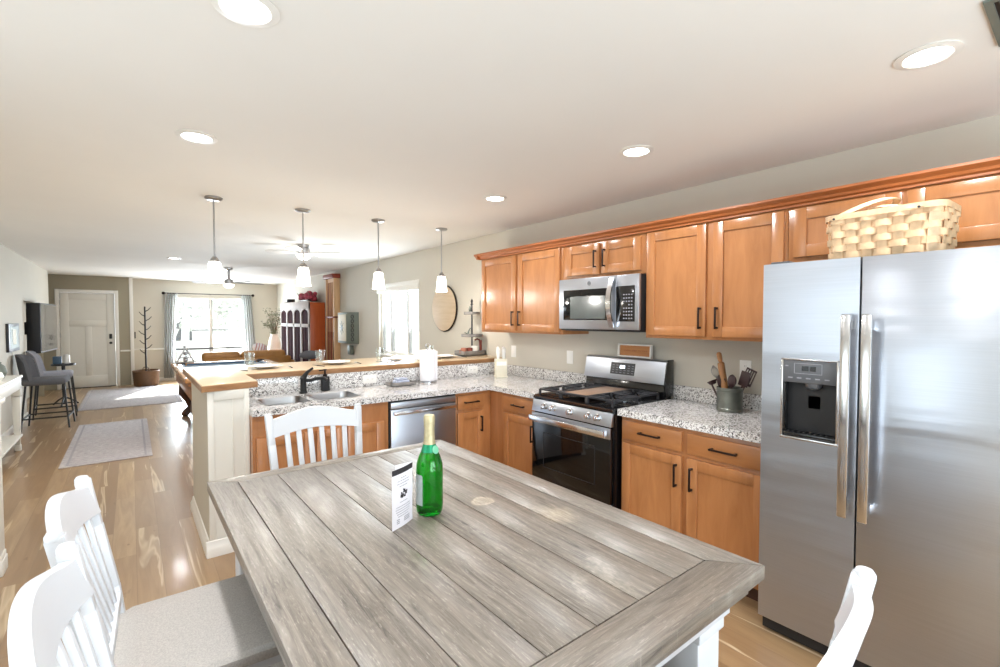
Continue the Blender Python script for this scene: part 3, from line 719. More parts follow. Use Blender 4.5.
# refrigerator
FYR = 0.075; FYL = 0.985; FH = 1.755; FW = FYL - FYR
mx = face((2.405, FYL, 0), '-X')
fr = T('refrigerator', 'large stainless side-by-side refrigerator with water dispenser', 'refrigerator', (2.75, 0.53, 0))
B(mx).box(0.004, FW - 0.004, 0.03, FH - 0.012, -0.70, 0, 0.004).build('appliance_body', 'blackm', fr)
DX0, DX1, DZ0, DZ1 = 0.085, 0.312, 0.955, 1.322    # dispenser opening
SP = 0.378
b = B(mx)
b.box(0, DX0, 0.075, FH, 0.004, 0.045).box(DX1, SP - 0.003, 0.075, FH, 0.004, 0.045).box(DX0, DX1, 0.075, DZ0, 0.004, 0.045).box(DX0, DX1, DZ1, FH, 0.004, 0.045)
fd = b.build('freezer_door', 'steel', fr)
B(mx).box(SP + 0.003, FW, 0.075, FH, 0.004, 0.045, 0.003).build('fridge_door', 'steel', fr)
B(mx).box(0.01, FW - 0.01, 0.012, 0.07, -0.02, 0.02, 0.004).build('kick_grille', 'blackm', fr)
B(mx).box(0.02, 0.10, FH - 0.012, FH + 0.012, -0.06, 0.02, 0.004).box(FW - 0.1, FW - 0.02, FH - 0.012, FH + 0.012, -0.06, 0.02, 0.004).build('hinge_cover', 'greyplast', fr)
for x in (SP - 0.035, SP + 0.035):
    b = B(mx); b.bar((x, 0.675, 0.095), (x, 1.52, 0.095), 0.036, 0.016, bev=0.006, up=(0, 0, 1))
    b.box(x - 0.014, x + 0.014, 0.70, 0.74, 0.045, 0.09, 0.003).box(x - 0.014, x + 0.014, 1.455, 1.495, 0.045, 0.09, 0.003)
    b.build('door_handle', 'steel_h', fr)
ds = B(mx)
ds.box(DX0, DX0 + 0.010, DZ0, DZ1, -0.0, 0.052, 0.003).box(DX1 - 0.010, DX1, DZ0, DZ1, 0, 0.052, 0.003).box(DX0, DX1, DZ0, DZ0 + 0.012, 0, 0.056, 0.003).box(DX0, DX1, DZ1 - 0.008, DZ1, 0, 0.052, 0.003)
ds = ds.build('dispenser_frame', 'steel_h', fd)
B(mx).box(DX0 + 0.008, DX1 - 0.008, DZ0 + 0.01, DZ1 - 0.1, -0.055, -0.045).box(DX0 + 0.008, DX0 + 0.014, DZ0 + 0.01, DZ1 - 0.1, -0.05, 0.03).box(DX1 - 0.014, DX1 - 0.008, DZ0 + 0.01, DZ1 - 0.1, -0.05, 0.03).box(DX0 + 0.008, DX1 - 0.008, DZ0 + 0.01, DZ0 + 0.03, -0.05, 0.045, 0.003).build('dispenser_recess', 'black', fd)
b = B(mx); b.box(DX0 + 0.008, DX1 - 0.008, DZ1 - 0.108, DZ1 - 0.008, -0.01, 0.05, 0.004); b.build('dispenser_panel', 'greyplast', fd)
b = B(mx)
for q0, q1, a, c_ in ((0.062, 0.172, 0.30, 0.302), (0.062, 0.172, 0.345, 0.347), (0.062, 0.064, 0.30, 0.347), (0.17, 0.172, 0.30, 0.347)):
    b.box(DX0 + q0 - 0.008, DX0 + q1 - 0.008, DZ0 + a, DZ0 + c_, 0.05, 0.0512)
for i in range(5): b.box(DX0 + 0.03 + i * 0.036, DX0 + 0.048 + i * 0.036, DZ0 + 0.278, DZ0 + 0.283, 0.05, 0.0512)
b.box(DX0 + 0.018, DX0 + 0.03, DZ0 + 0.33, DZ0 + 0.335, 0.05, 0.0512)
b.build('dispenser_marks', 'inkg', fd)
B(mx).box(DX0 + 0.085, DX0 + 0.112, DZ0 + 0.313, DZ0 + 0.335, 0.05, 0.0512).box(DX0 + 0.117, DX0 + 0.14, DZ0 + 0.313, DZ0 + 0.335, 0.05, 0.0512).build('dispenser_display', 'black', fd)
b = B(mx); b.lathe([(0.035, 0), (0.03, -0.02), (0.018, -0.03)], (DX0 + 0.12, 0, 0.0), 16, Matrix(((1, 0, 0, 0), (0, 0, 1, DZ1 - 0.108), (0, 1, 0, 0.01), (0, 0, 0, 1))))
b.box(DX0 + 0.085, DX0 + 0.155, DZ0 + 0.13, DZ0 + 0.235, -0.02, -0.005, 0.004).box(DX0 + 0.094, DX0 + 0.146, DZ0 + 0.14, DZ0 + 0.2, -0.006, 0.0, 0.002)
b.build('dispenser_paddle', 'greyplast', fd)
b = B(mx)
for i in range(9): b.box(DX0 + 0.02 + i * 0.022, DX0 + 0.032 + i * 0.022, DZ0 + 0.03, DZ0 + 0.034, -0.03, 0.035)
b.build('drip_grille', 'blackm', fd)
B(mx).box(SP - 0.003, SP + 0.003, 0.08, FH - 0.005, 0.0, 0.012).build('door_gap', 'black', fr)

# splint basket on top of the refrigerator
bk = T('splint_basket', 'pale woven splint market basket on top of the refrigerator', 'basket', (2.535, 0.558, FH + 0.002), math.radians(-3))
def rrp(t, hx, hy, r=0.05):     # point on a rounded rectangle, t in 0..1
    P_ = []; tot = 0
    pts = []
    for cx, cy, a0 in ((hx - r, hy - r, 0), (-hx + r, hy - r, 90), (-hx + r, -hy + r, 180), (hx - r, -hy + r, 270)):
        for k_ in range(7):
            a = math.radians(a0 + k_ * 15); pts.append((cx + r * math.cos(a), cy + r * math.sin(a)))
    pts.append(pts[0]); seg = [math.dist(pts[i], pts[i + 1]) for i in range(len(pts) - 1)]; tot = sum(seg); d_ = (t % 1) * tot
    for i, s in enumerate(seg):
        if d_ <= s or i == len(seg) - 1:
            u = d_ / max(s, 1e-9); return (pts[i][0] + (pts[i + 1][0] - pts[i][0]) * u, pts[i][1] + (pts[i + 1][1] - pts[i][1]) * u)
        d_ -= s
BH = 0.185; NS = 22
def bsz(z): return (0.115 + 0.012 * z / BH, 0.186 + 0.010 * z / BH)
b = L(bk)
for row in range(6):
    z = 0.018 + row * 0.0295; hx, hy = bsz(z); pth = []
    for i in range(220):
        t = i / 220; x, y = rrp(t, hx, hy); off = 0.009 * math.sin(2 * PI * (t * NS / 2) + PI * row)
        l = math.hypot(x, y); pth.append((x + x / l * off, y + y / l * off, z))
    b.strip(pth, (0, 0, 1), 0.0262, 0.0022, close=True)
b.build('weavers', 'basket', bk)
b = L(bk)
for i in range(NS):
    t = (i + 0.5) / NS; p0 = rrp(t, *bsz(0)); p1 = rrp(t, *bsz(BH)); tx = rrp(t + 0.012, *bsz(0))
    tang = Vector((tx[0] - p0[0], tx[1] - p0[1], 0)).normalized()
    b.strip([(p0[0], p0[1], 0.0), (p1[0], p1[1], BH)], tang, 0.034, 0.002)
b.build('splints', 'basket', bk)
b = L(bk)
for r_, zz in ((0.004, BH - 0.004), (-0.004, BH - 0.004)):
    hx, hy = bsz(BH); b.strip([(*rrp(i / 96, hx + r_ * 1.6, hy + r_ * 1.6), zz) for i in range(96)], (0, 0, 1), 0.024, 0.004, close=True)
b.build('rim', 'basket', bk)
L(bk).box(-0.10, 0.10, -0.18, 0.18, 0, 0.004).build('basket_bottom', 'basket', bk)
def hoop(y0, y1, apex, lean):
    pts = []; n = 22
    for i in range(n + 1):
        t = i / n; x = -0.137 * math.cos(PI * t); z = BH - 0.012 + apex * math.sin(PI * t) ** 0.8
        y = y0 + (y1 - y0) * math.sin(PI * t) ** 0.9
        pts.append((x * 0.98, y, z))
    return pts
b = L(bk); b.strip(hoop(0.155, -0.02, 0.075, 0), (0, 0.94, 0.34), 0.026, 0.005); b.build('swing_handle', 'basket', bk)
b = L(bk); b.strip(hoop(-0.13, 0.06, 0.045, 0), (0, 0.98, -0.2), 0.026, 0.005); b.build('swing_handle', 'basket', bk)
L(bk).lathe([(0.005, 0), (0.004, 0.004)], (-0.14, 0.155, BH - 0.01), 8, None, 'X').lathe([(0.005, 0), (0.004, 0.004)], (-0.14, -0.128, BH - 0.01), 8, None, 'X').build('pivot_pin', 'iron', bk)

# butcher block bar
bt = T('bar_top', 'pale butcher block bar top with bark-brown edge on the half wall', 'bar top', (1.8, 4.3, 1.045))
b = B(); ztop = 1.09; z0 = 1.046
poly = [(0.335, 3.40), (0.655, 3.455), (0.662, 3.945), (3.155, 3.945), (3.155, 4.72), (0.335, 4.74)]
b.prism(poly, 'Z', z0 + 0.004, ztop, 0.003); b.build('slab', 'butcher', bt)
b = B()
for i in range(4):
    p, q_ = poly[i], poly[(i + 1) % 6]
    if i == 3: continue
    dx, dy = q_[0] - p[0], q_[1] - p[1]; l = math.hypot(dx, dy); nx, ny = dy / l, -dx / l
    b.hexa([(p[0] + nx * .003, p[1] + ny * .003, z0), (q_[0] + nx * .003, q_[1] + ny * .003, z0), (q_[0] - nx * .012, q_[1] - ny * .012, z0), (p[0] - nx * .012, p[1] - ny * .012, z0),
            (p[0] + nx * .003, p[1] + ny * .003, ztop - .006), (q_[0] + nx * .003, q_[1] + ny * .003, ztop - .006), (q_[0] - nx * .012, q_[1] - ny * .012, ztop - .006), (p[0] - nx * .012, p[1] - ny * .012, ztop - .006)])
b.hexa([(0.332, 3.40, z0), (0.345, 3.40, z0), (0.345, 4.74, z0), (0.332, 4.74, z0), (0.332, 3.40, ztop - .006), (0.345, 3.40, ztop - .006), (0.345, 4.74, ztop - .006), (0.332, 4.74, ztop - .006)])
b.build('bark_edge', 'butcher_edge', bt)
for i, x in enumerate((1.2, 2.2, 3.0)):
    b = B(); b.prism([(4.07, 1.045), (4.6, 1.045), (4.6, 1.02), (4.12, 0.80), (4.07, 0.80)], 'X', x - 0.02, x + 0.02); b.build('bracket', 'blackm', bt)
ZB = 1.092

# place settings
def plate(x, y, lab):
    o = T('dinner_plate', lab, 'plate', (x, y, ZB), 0, 'white dinner plates laid on the bar')
    L(o).lathe([(0.055, 0), (0.06, 0.002), (0.105, 0.014), (0.13, 0.020), (0.131, 0.022), (0.104, 0.018), (0.07, 0.007), (0.0, 0.006)], (0, 0, 0), 40).build('dish', 'ceramic', o)
    L(o).box(-0.07, 0.07, -0.05, 0.05, 0.0075, 0.024, 0.007).box(-0.055, 0.05, -0.04, 0.038, 0.024, 0.032, 0.004).build('folded_napkin', 'paper', o)
    return o
def glass(x, y, lab):
    b = B(); b.lathe([(0.030, 0), (0.036, 0.004), (0.041, 0.12), (0.039, 0.12), (0.033, 0.012), (0.0, 0.010)], (x, y, ZB), 28)
    return b.solo('drinking_glass', 'tumbler', lab, 'glass', 'clear glasses on the bar', (x, y, ZB))
def cutlery(x, y, kind, lab, rz):
    o = T(kind, lab, 'cutlery', (x, y, ZB), rz, 'black cutlery laid on the bar')
    L(o).box(-0.1, 0.02, -0.004, 0.004, 0, 0.006, 0.002).build('handle', 'blackm', o)
    if kind == 'fork':
        b = L(o); b.box(0.02, 0.05, -0.011, 0.011, 0.001, 0.004, 0.001)
        for k_ in (-0.009, -0.003, 0.003, 0.009): b.box(0.05, 0.09, k_ - 0.0015, k_ + 0.0015, 0.001, 0.004)
        b.build('tines', 'nickel', o)
    else: L(o).prism([(0.02, -0.006), (0.1, -0.009), (0.112, -0.002), (0.1, 0.006), (0.02, 0.006)], 'Z', 0.001, 0.004).build('blade', 'nickel', o)
for i, (x, pl_, gl_) in enumerate(((0.87, 'white plate with napkin nearest the outer end of the bar', 'clear glass behind the plate nearest the outer end of the bar'),
                                   (1.46, 'white plate with napkin on the bar behind the faucet', 'clear glass behind the plate that is behind the faucet'),
                                   (2.05, 'white plate with napkin on the bar in front of the dining window', 'clear glass on the bar left of the paper towel roll'),
                                   (2.62, 'white plate with napkin on the bar half hidden by the paper towel roll', 'clear glass on the bar half hidden behind the paper towel roll'))):
    plate(x, 4.28, pl_); glass(x - 0.08, 4.47, gl_)
    where = ('the outermost plate', 'the plate behind the faucet', 'the plate before the dining window', 'the plate behind the paper towels')[i]
    cutlery(x - 0.18, 4.20, 'fork', 'fork with black handle left of ' + where, PI / 2 + 0.2)
    cutlery(x + 0.19, 4.24, 'knife', 'table knife with black handle right of ' + where, PI / 2 - 0.1)

# paper towels, sponge tray, knife block
o = T('paper_towel_holder', 'upright white paper towel roll on a dark base by the backsplash', 'paper towels', (2.155, 3.83, 0.915))
L(o).lathe([(0.085, 0), (0.085, 0.012), (0.07, 0.018), (0.0, 0.018)], seg=32).build('base', 'nickel', o)
L(o).lathe([(0.02, 0.018), (0.072, 0.018), (0.074, 0.03), (0.074, 0.285), (0.072, 0.297), (0.02, 0.297)], seg=40).box(0.055, 0.073, -0.055, 0.0, 0.02, 0.29, 0.003).build('towel_roll', 'paper', o)
b = L(o); b.cyl((0, 0, 0.0), (0, 0, 0.32), 0.006); b.tube([(0.022 * math.cos(a), 0, 0.337 + 0.02 * math.sin(a)) for a in [i * PI / 8 for i in range(16)]], 0.004, 8, close=True); b.build('rod', 'nickel', o)
o = T('soap_tray', 'grey slatted tray with a folded cloth left of the paper towels', 'tray', (1.86, 3.78, 0.915), -0.05)
b = L(o); b.box(-0.115, 0.115, -0.065, 0.065, 0.006, 0.016, 0.003).box(-0.115, 0.115, -0.065, -0.055, 0.01, 0.035, 0.003).box(-0.115, 0.115, 0.055, 0.065, 0.01, 0.035, 0.003).box(-0.115, -0.105, -0.065, 0.065, 0.01, 0.035, 0.003).box(0.105, 0.115, -0.065, 0.065, 0.01, 0.035, 0.003)
b.box(-0.1, -0.08, -0.05, 0.05, 0, 0.008).box(0.08, 0.1, -0.05, 0.05, 0, 0.008).build('tray_body', 'greywood', o)
b = B().box(1.79, 1.93, 3.745, 3.815, 0.933, 0.965, 0.012, seg=3).box(1.80, 1.91, 3.75, 3.805, 0.965, 0.985, 0.009, seg=3)
b.solo('folded_cloth', 'sponge', 'folded pale blue cloth lying in the grey slatted tray', 'cloth', None, (1.86, 3.78, 0.933))
o = T('knife_block', 'cream knife block with white handled knives in the counter corner', 'knife block', (2.93, 3.72, 0.915), -0.5)
mk = Matrix.Rotation(-0.10, 4, 'X')
L(o).box(-0.062, 0.062, -0.055, 0.055, 0, 0.012, 0.003).box(-0.058, 0.058, -0.05, 0.05, 0.01, 0.185, 0.006).build('block_body', 'cream', o)
for i in range(2):
    for j in range(2):
        x = -0.028 + i * 0.056; y = -0.025 + j * 0.045
        b = L(o); b.tube([(x, y, 0.18), (x, y - 0.004, 0.205), (x, y - 0.006, 0.25), (x, y - 0.006, 0.285 + 0.01 * j), (x, y - 0.006, 0.297 + 0.01 * j)], [0.009, 0.012, 0.017, 0.016, 0.006], 10)
        b.build('knife_handle', 'plastic', o)
L(o).box(-0.05, 0.05, -0.0525, -0.05, 0.12, 0.16).build('block_label', 'plastic', o)

# outlets and switches
def plate_cover(nm, mx, w_, h_, lab, slots):
    o = T(nm, lab, 'outlet' if nm == 'wall_outlet' else 'switch', tuple(mx.translation), 0)
    B(mx).box(-w_ / 2, w_ / 2, -h_ / 2, h_ / 2, 0.0005, 0.006, 0.002).build('cover_plate', 'plastic', o)
    b = B(mx)
    if slots == 'rocker': b.box(-0.016, 0.016, -0.033, 0.033, 0.006, 0.009, 0.001).build('rocker', 'plastic', o)
    else:
        for s in (-1, 1):
            c_ = (0, s * 0.022) if h_ > w_ else (s * 0.022, 0)
            b.box(c_[0] - 0.014, c_[0] + 0.014, c_[1] - 0.014, c_[1] + 0.014, 0.006, 0.0075, 0.001)
        b.build('socket', 'plastic', o); b = B(mx)
        for s in (-1, 1):
            c_ = (0, s * 0.022) if h_ > w_ else (s * 0.022, 0)
            b.box(c_[0] - 0.006, c_[0] - 0.004, c_[1] - 0.004, c_[1] + 0.005, 0.0075, 0.008).box(c_[0] + 0.004, c_[0] + 0.006, c_[1] - 0.004, c_[1] + 0.005, 0.0075, 0.008)
        b.build('slots', 'dgrey', o)
plate_cover('wall_outlet', face((1.635, 3.93, 0.975), '-Y'), 0.12, 0.075, 'white outlet in the backsplash left of the soap tray', 'o')
plate_cover('wall_outlet', face((2.73, 3.93, 0.985), '-Y'), 0.12, 0.075, 'white outlet in the backsplash right of the paper towels', 'o')
plate_cover('wall_outlet', face((XR, 1.42, 1.17), '-X'), 0.075, 0.12, 'white wall outlet above the utensil crock', 'o')
plate_cover('light_switch', face((XR, 3.79, 1.16), '-X'), 0.075, 0.12, 'white switch on the wall above the knife block', 'rocker')
plate_cover('light_switch', face((XR, 2.985, 1.15), '-X'), 0.075, 0.12, 'white switch on the wall left of the range', 'rocker')

# sign on top of the range back
mx = face((3.118, 2.40, 1.197), '-X') @ Matrix.Rotation(-0.06, 4, 'X')
o = T('wooden_sign', 'small white framed wooden sign standing on the range backguard', 'sign', (3.11, 2.24, 1.197))
b = B(mx); b.box(0, 0.31, 0, 0.012, 0, 0.028, 0.002).box(0, 0.31, 0.093, 0.105, 0, 0.028, 0.002).box(0, 0.012, 0.012, 0.093, 0, 0.028, 0.002).box(0.298, 0.31, 0.012, 0.093, 0, 0.028, 0.002); b.build('frame', 'trim', o)
B(mx).box(0.012, 0.298, 0.012, 0.093, 0.002, 0.012).build('board', 'signwood', o)
b = B(mx); x = 0.05; random.seed(3)
while x < 0.26:     # a faint line of script
    n = 7; hgt = random.choice((0.008, 0.014, 0.01)); b.tube([(x + i * 0.0022, 0.052 + hgt * 0.5 * math.sin(i * 1.5), 0.0125) for i in range(n)], 0.001, 5); x += 0.017 if random.random() > 0.25 else 0.026
b.build('script', 'redbrown', o)

# utensil crock
o = T('utensil_crock', 'ribbed pewter utensil crock beside the refrigerator', 'crock', (2.99, 1.44, 0.915))
L(o).lathe([(0.072, 0), (0.078, 0.004), (0.078, 0.02), (0.075, 0.024), (0.075, 0.13), (0.078, 0.134), (0.078, 0.152), (0.072, 0.152), (0.070, 0.01), (0.0, 0.008)], seg=36).build('crock_body', 'pewter', o)
def uten(nm, lab, ax, ay, bx, by, bz, mat, head):
    root = T(nm, lab, 'utensil', (2.99 + ax, 1.44 + ay, 0.925), 0, 'utensils standing in the pewter crock')
    a = Vector((2.99 + ax, 1.44 + ay, 0.93)); e = Vector((2.99 + bx, 1.44 + by, bz)); d_ = (e - a).normalized()
    B().cyl(a, e, 0.005, 0.006, 10).build('handle', mat, root)
    z = d_; y = Vector((-1, 0, 0)) - z * (-z.x); y.normalize(); x_ = y.cross(z)
    mm = Matrix(((x_.x, y.x, z.x, e.x), (x_.y, y.y, z.y, e.y), (x_.z, y.z, z.z, e.z), (0, 0, 0, 1)))
    b = B(mm)
    if head == 'spoon': b.ball((0, 0, 0.035), 0.03, (0.95, 0.35, 1.35), 14)
    elif head == 'spatula': b.box(-0.03, 0.03, -0.003, 0.003, -0.01, 0.085, 0.003)
    elif head == 'slotted':
        for k_ in range(5): b.box(-0.032 + k_ * 0.0145, -0.026 + k_ * 0.0145, -0.003, 0.003, 0, 0.09)
        b.box(-0.032, 0.032, -0.003, 0.003, -0.012, 0.004).box(-0.032, 0.032, -0.003, 0.003, 0.086, 0.096)
    elif head == 'ladle': b.lathe([(0.0, -0.026), (0.02, -0.022), (0.032, 0.0), (0.030, 0.0), (0.018, -0.019), (0.0, -0.023)], (0, -0.02, 0.02), 16)
    elif head == 'whisk':
        for k_ in range(5):
            an = k_ * PI / 5; b.tube([(0.022 * math.sin(PI * t) * math.cos(an) * (1 if t < 1 else 0), 0.022 * math.sin(PI * t) * math.sin(an), 0.09 * t) for t in [i / 8 for i in range(9)]], 0.0012, 5)
            b.tube([(-0.022 * math.sin(PI * t) * math.cos(an), -0.022 * math.sin(PI * t) * math.sin(an), 0.09 * t) for t in [i / 8 for i in range(9)]], 0.0012, 5)
    b.build('head', mat if head != 'whisk' else 'nickel', root)
uten('serving_spoon', 'dark brown spoon leaning left in the pewter crock', 0.0, 0.03, 0.0, 0.05, 1.07, 'cocoa', 'spoon')
uten('serving_spoon', 'dark brown spoon standing upright in the middle of the pewter crock', -0.02, -0.01, -0.02, -0.02, 1.075, 'cocoa', 'spoon')
uten('spatula', 'dark brown solid spatula leaning right in the pewter crock', 0.01, -0.03, 0.01, -0.075, 1.09, 'cocoa', 'spatula')
uten('slotted_turner', 'dark brown slotted turner in the pewter crock in front of the outlet', 0.02, -0.02, 0.02, -0.09, 1.10, 'cocoa', 'slotted')
uten('ladle', 'dark ladle hanging out over the left rim of the pewter crock', -0.01, 0.04, -0.01, 0.115, 1.075, 'cocoa', 'ladle')
uten('whisk', 'wire whisk at the left of the pewter crock', 0.03, 0.04, 0.03, 0.10, 1.11, 'cocoa', 'whisk')
o = T('rolling_pin', 'wooden rolling pin standing in the pewter crock', 'rolling pin', (3.0, 1.46, 0.925), 0, 'utensils standing in the pewter crock')
B().tube([(3.0, 1.46, 0.93), (3.0, 1.485, 1.10), (3.0, 1.505, 1.215), (3.0, 1.508, 1.22)], [0.019, 0.021, 0.021, 0.012], 16).build('roller', 'beech', o)
B().tube([(3.0, 1.508, 1.22), (3.0, 1.512, 1.24), (3.0, 1.519, 1.275), (3.0, 1.521, 1.285)], [0.01, 0.015, 0.016, 0.008], 14).build('grip', 'beech', o)

# three-tier tray stand on the bar by the wall cabinet
o = T('tiered_tray', 'three-tier grey tray stand on the bar end by the wall cabinet', 'tray stand', (3.0, 4.36, ZB))
b = B(); b.box(2.85, 3.14, 4.26, 4.46, ZB, ZB + 0.012).box(2.85, 3.14, 4.26, 4.27, ZB, ZB + 0.055, 0.003).box(2.85, 3.14, 4.45, 4.46, ZB, ZB + 0.055, 0.003).box(2.85, 2.86, 4.26, 4.46, ZB, ZB + 0.055, 0.003).box(3.13, 3.14, 4.26, 4.46, ZB, ZB + 0.055, 0.003)
b.build('bottom_tray', 'greywood', o)
for z, r in ((1.30, 0.115), (1.55, 0.085)):
    B().lathe([(0.0, 0), (r, 0), (r + 0.006, 0.004), (r + 0.006, 0.03), (r, 0.03), (r - 0.004, 0.008), (0.0, 0.008)], (3.02, 4.36, z), 28).build('upper_tray', 'greywood', o)
B().cyl((3.02, 4.36, ZB), (3.02, 4.36, 1.66), 0.009).lathe([(0.009, 0), (0.018, 0.015), (0.01, 0.03), (0.016, 0.05), (0.0, 0.08)], (3.02, 4.36, 1.65), 14).build('pole', 'iron', o)
def mug(x, y, z, mat, lab, r=0.033, h_=0.075, grp='mugs on the tiered tray'):
    m = T('mug', lab, 'mug', (x, y, z), 0, grp)
    L(m).lathe([(r * 0.9, 0), (r, 0.006), (r, h_), (r - 0.004, h_), (r - 0.006, 0.008), (0, 0.008)], seg=24).build('cup', mat, m)
    L(m).tube([(-r * 0.95, 0, h_ * 0.8), (-r - 0.018, 0, h_ * 0.72), (-r - 0.02, 0, h_ * 0.35), (-r * 0.95, 0, h_ * 0.2)], 0.004, 8).build('handle', mat, m)
mug(2.89, 4.33, ZB + 0.014, 'terracotta', 'copper mug at the outer end of the bottom tray')
mug(2.955, 4.31, ZB + 0.014, 'redbrown', 'red-brown mug between copper and white mugs on the bottom tray')
mug(3.02, 4.305, ZB + 0.014, 'ceramic', 'white mug on the bottom tray under the pole', 0.04, 0.095)
B().tube([(3.10, 4.31, ZB + 0.014), (3.105, 4.31, ZB + 0.10), (3.10, 4.31, ZB + 0.17)], [0.018, 0.016, 0.018], 12).tube([(3.10, 4.31, ZB + 0.165), (3.07, 4.33, ZB + 0.185), (3.05, 4.35, ZB + 0.17)], 0.009, 8).solo('letter_ornament', 'redbrown', 'tall red-brown ornament beside the white mug on the bottom tray', 'ornament', None, (3.1, 4.31, ZB + 0.014))
B().tube([(2.95, 4.34, 1.309), (2.96, 4.34, 1.36), (2.99, 4.345, 1.40)], [0.014, 0.01, 0.006], 8).tube([(2.96, 4.34, 1.309), (2.94, 4.35, 1.34), (2.92, 4.36, 1.35)], 0.006, 8).solo('figurine', 'tin', 'small grey bird figurine on the middle tray of the stand', 'figurine', None, (2.95, 4.34, 1.309))
B().lathe([(0.02, 0), (0.024, 0.01), (0.012, 0.03), (0.018, 0.05), (0.0, 0.09)], (2.975, 4.33, 1.559), 14).solo('figurine', 'tin', 'small grey figurine on the top tray of the stand', 'figurine', None, (2.975, 4.33, 1.559))

# ------------------------------------------------------------------ dining table
TX0, TX1, TY0, TY1, TZ = 0.209, 1.203, 0.488, 2.016, 0.90
tb = T('dining_table', 'counter-height table with weathered grey plank top and white base', 'table', (0.706, 1.252, 0))
bw = 0.090; g = 0.0012; zt0 = TZ - 0.034
# border boards with mitred corners
ix0, ix1, iy0, iy1 = TX0 + bw, TX1 - bw, TY0 + 0.104, TY1 - 0.070
def board(poly, mat):
    b = B(); b.prism(poly, 'Z', zt0, TZ, 0.0015); b.build('border_board', mat, tb)
board([(TX0, TY0), (TX1, TY0), (ix1 - g, iy0 - g), (ix0 + g, iy0 - g)], 'tablex')
board([(TX1, TY1), (TX0, TY1), (ix0 + g, iy1 + g), (ix1 - g, iy1 + g)], 'tablex')
board([(TX1, TY0 + 2 * g), (TX1, TY1 - 2 * g), (ix1 + g, iy1), (ix1 + g, iy0)], 'table')
board([(TX0, TY1 - 2 * g), (TX0, TY0 + 2 * g), (ix0 - g, iy0), (ix0 - g, iy1)], 'table')
pw = (ix1 - ix0) / 6
for i in range(6):
    b = B(); b.box(ix0 + i * pw + g, ix0 + (i + 1) * pw - g, iy0 + g, iy1 - g, zt0, TZ, 0.0012); pk = b.build('plank', 'table', tb)
B().box(TX0 + 0.01, TX1 - 0.01, TY0 + 0.01, TY1 - 0.01, zt0 - 0.004, zt0 - 0.0005).box(ix0 - 0.01, ix1 + 0.01, iy0 - 0.01, iy1 + 0.01, zt0, zt0 + 0.012).build('underlay', 'blackm', tb)
b = B(); ay = 0.026; ax0, ax1, ay0, ay1 = TX0 + ay, TX1 - ay, TY0 + ay, TY1 - ay; za = zt0 - 0.004
for q_ in ((ax0, ax1, ay0, ay0 + 0.022), (ax0, ax1, ay1 - 0.022, ay1), (ax0, ax0 + 0.022, ay0 + 0.022, ay1 - 0.022), (ax1 - 0.022, ax1, ay0 + 0.022, ay1 - 0.022)):
    b.box(q_[0], q_[1], q_[2], q_[3], za - 0.035, za, 0.001)
b.build('apron', 'tablex', tb)
b = B()
for q_ in ((ax0 + .03, ax1 - .03, ay0 + .03, ay0 + .05), (ax0 + .03, ax1 - .03, ay1 - .05, ay1 - .03), (ax0 + .03, ax0 + .05, ay0 + .05, ay1 - .05), (ax1 - .05, ax1 - .03, ay0 + .05, ay1 - .05)):
    b.box(q_[0], q_[1], q_[2], q_[3], za - 0.085, za, 0.001)
b.build('lower_apron', 'white', tb)
for sx in (0, 1):
    for sy in (0, 1):
        cx = ax1 - 0.100 if sx else ax0 + 0.100; cy = ay1 - 0.095 if sy else ay0 + 0.095
        b = B(); b.box(cx - 0.058, cx + 0.058, cy - 0.058, cy + 0.058, za - 0.12, za - 0.086, 0.004)
        b.box(cx - 0.05, cx + 0.05, cy - 0.05, cy + 0.05, 0.09, za - 0.06, 0.005).box(cx - 0.06, cx + 0.06, cy - 0.06, cy + 0.06, 0, 0.09, 0.006)
        b.build('leg', 'white', tb)
B().box(ax0 + 0.1, ax1 - 0.1, (TY0 + TY1) / 2 - 0.03, (TY0 + TY1) / 2 + 0.03, 0.12, 0.19, 0.004).build('stretcher', 'white', tb)

# bottle and card
bt_ = T('green_bottle', 'green glass sparkling drink bottle with gold foil top on the table', 'bottle', (0.718, 1.268, TZ))
pr = [(0.0, 0.006), (0.030, 0.0), (0.037, 0.003), (0.0405, 0.014), (0.0415, 0.03), (0.0415, 0.135), (0.040, 0.155), (0.033, 0.178), (0.024, 0.197), (0.018, 0.215), (0.0155, 0.235), (0.0148, 0.27), (0.0155, 0.295), (0.010, 0.297)]
inn = [(0.009, 0.296), (0.012, 0.27), (0.0125, 0.235), (0.015, 0.215), (0.021, 0.196), (0.0305, 0.176), (0.0375, 0.153), (0.0385, 0.134), (0.0385, 0.03), (0.036, 0.014), (0.0, 0.011)]
L(bt_).lathe(pr + inn, seg=40).build('bottle_glass', 'green', bt_)
b = L(bt_); b.lathe([(0.0188, 0.216), (0.0165, 0.235), (0.0158, 0.265), (0.0172, 0.272), (0.0165, 0.276), (0.0175, 0.284), (0.0178, 0.298), (0.0150, 0.305), (0.0, 0.307), (0.0, 0.3065), (0.014, 0.304), (0.0165, 0.297), (0.0158, 0.283), (0.0157, 0.262), (0.0160, 0.235), (0.0182, 0.2155)], seg=32, loop=True).build('foil_cap', 'foil', bt_)
b = L(bt_); b.lathe([(0.0262, 0.192), (0.0190, 0.216), (0.0186, 0.2155), (0.0256, 0.1915)], seg=32, loop=True)
b.build('neck_foil', 'foilg', bt_)
md = Matrix.Rotation(math.radians(18), 4, 'Z') @ Matrix.Translation((0, -0.0248, 0.200)) @ Matrix.Rotation(math.radians(-18), 4, 'X')
b = B(WM[bt_.name] @ md); b.lathe([(0.012, -0.001), (0.013, 0.0005), (0.0115, 0.002), (0.0, 0.0025)], (0, 0, 0), 24, Matrix.Rotation(PI / 2, 4, 'X')); b.build('medallion', 'mint', bt_)
b = B(WM[bt_.name])     # curved body label on the side facing left of the camera
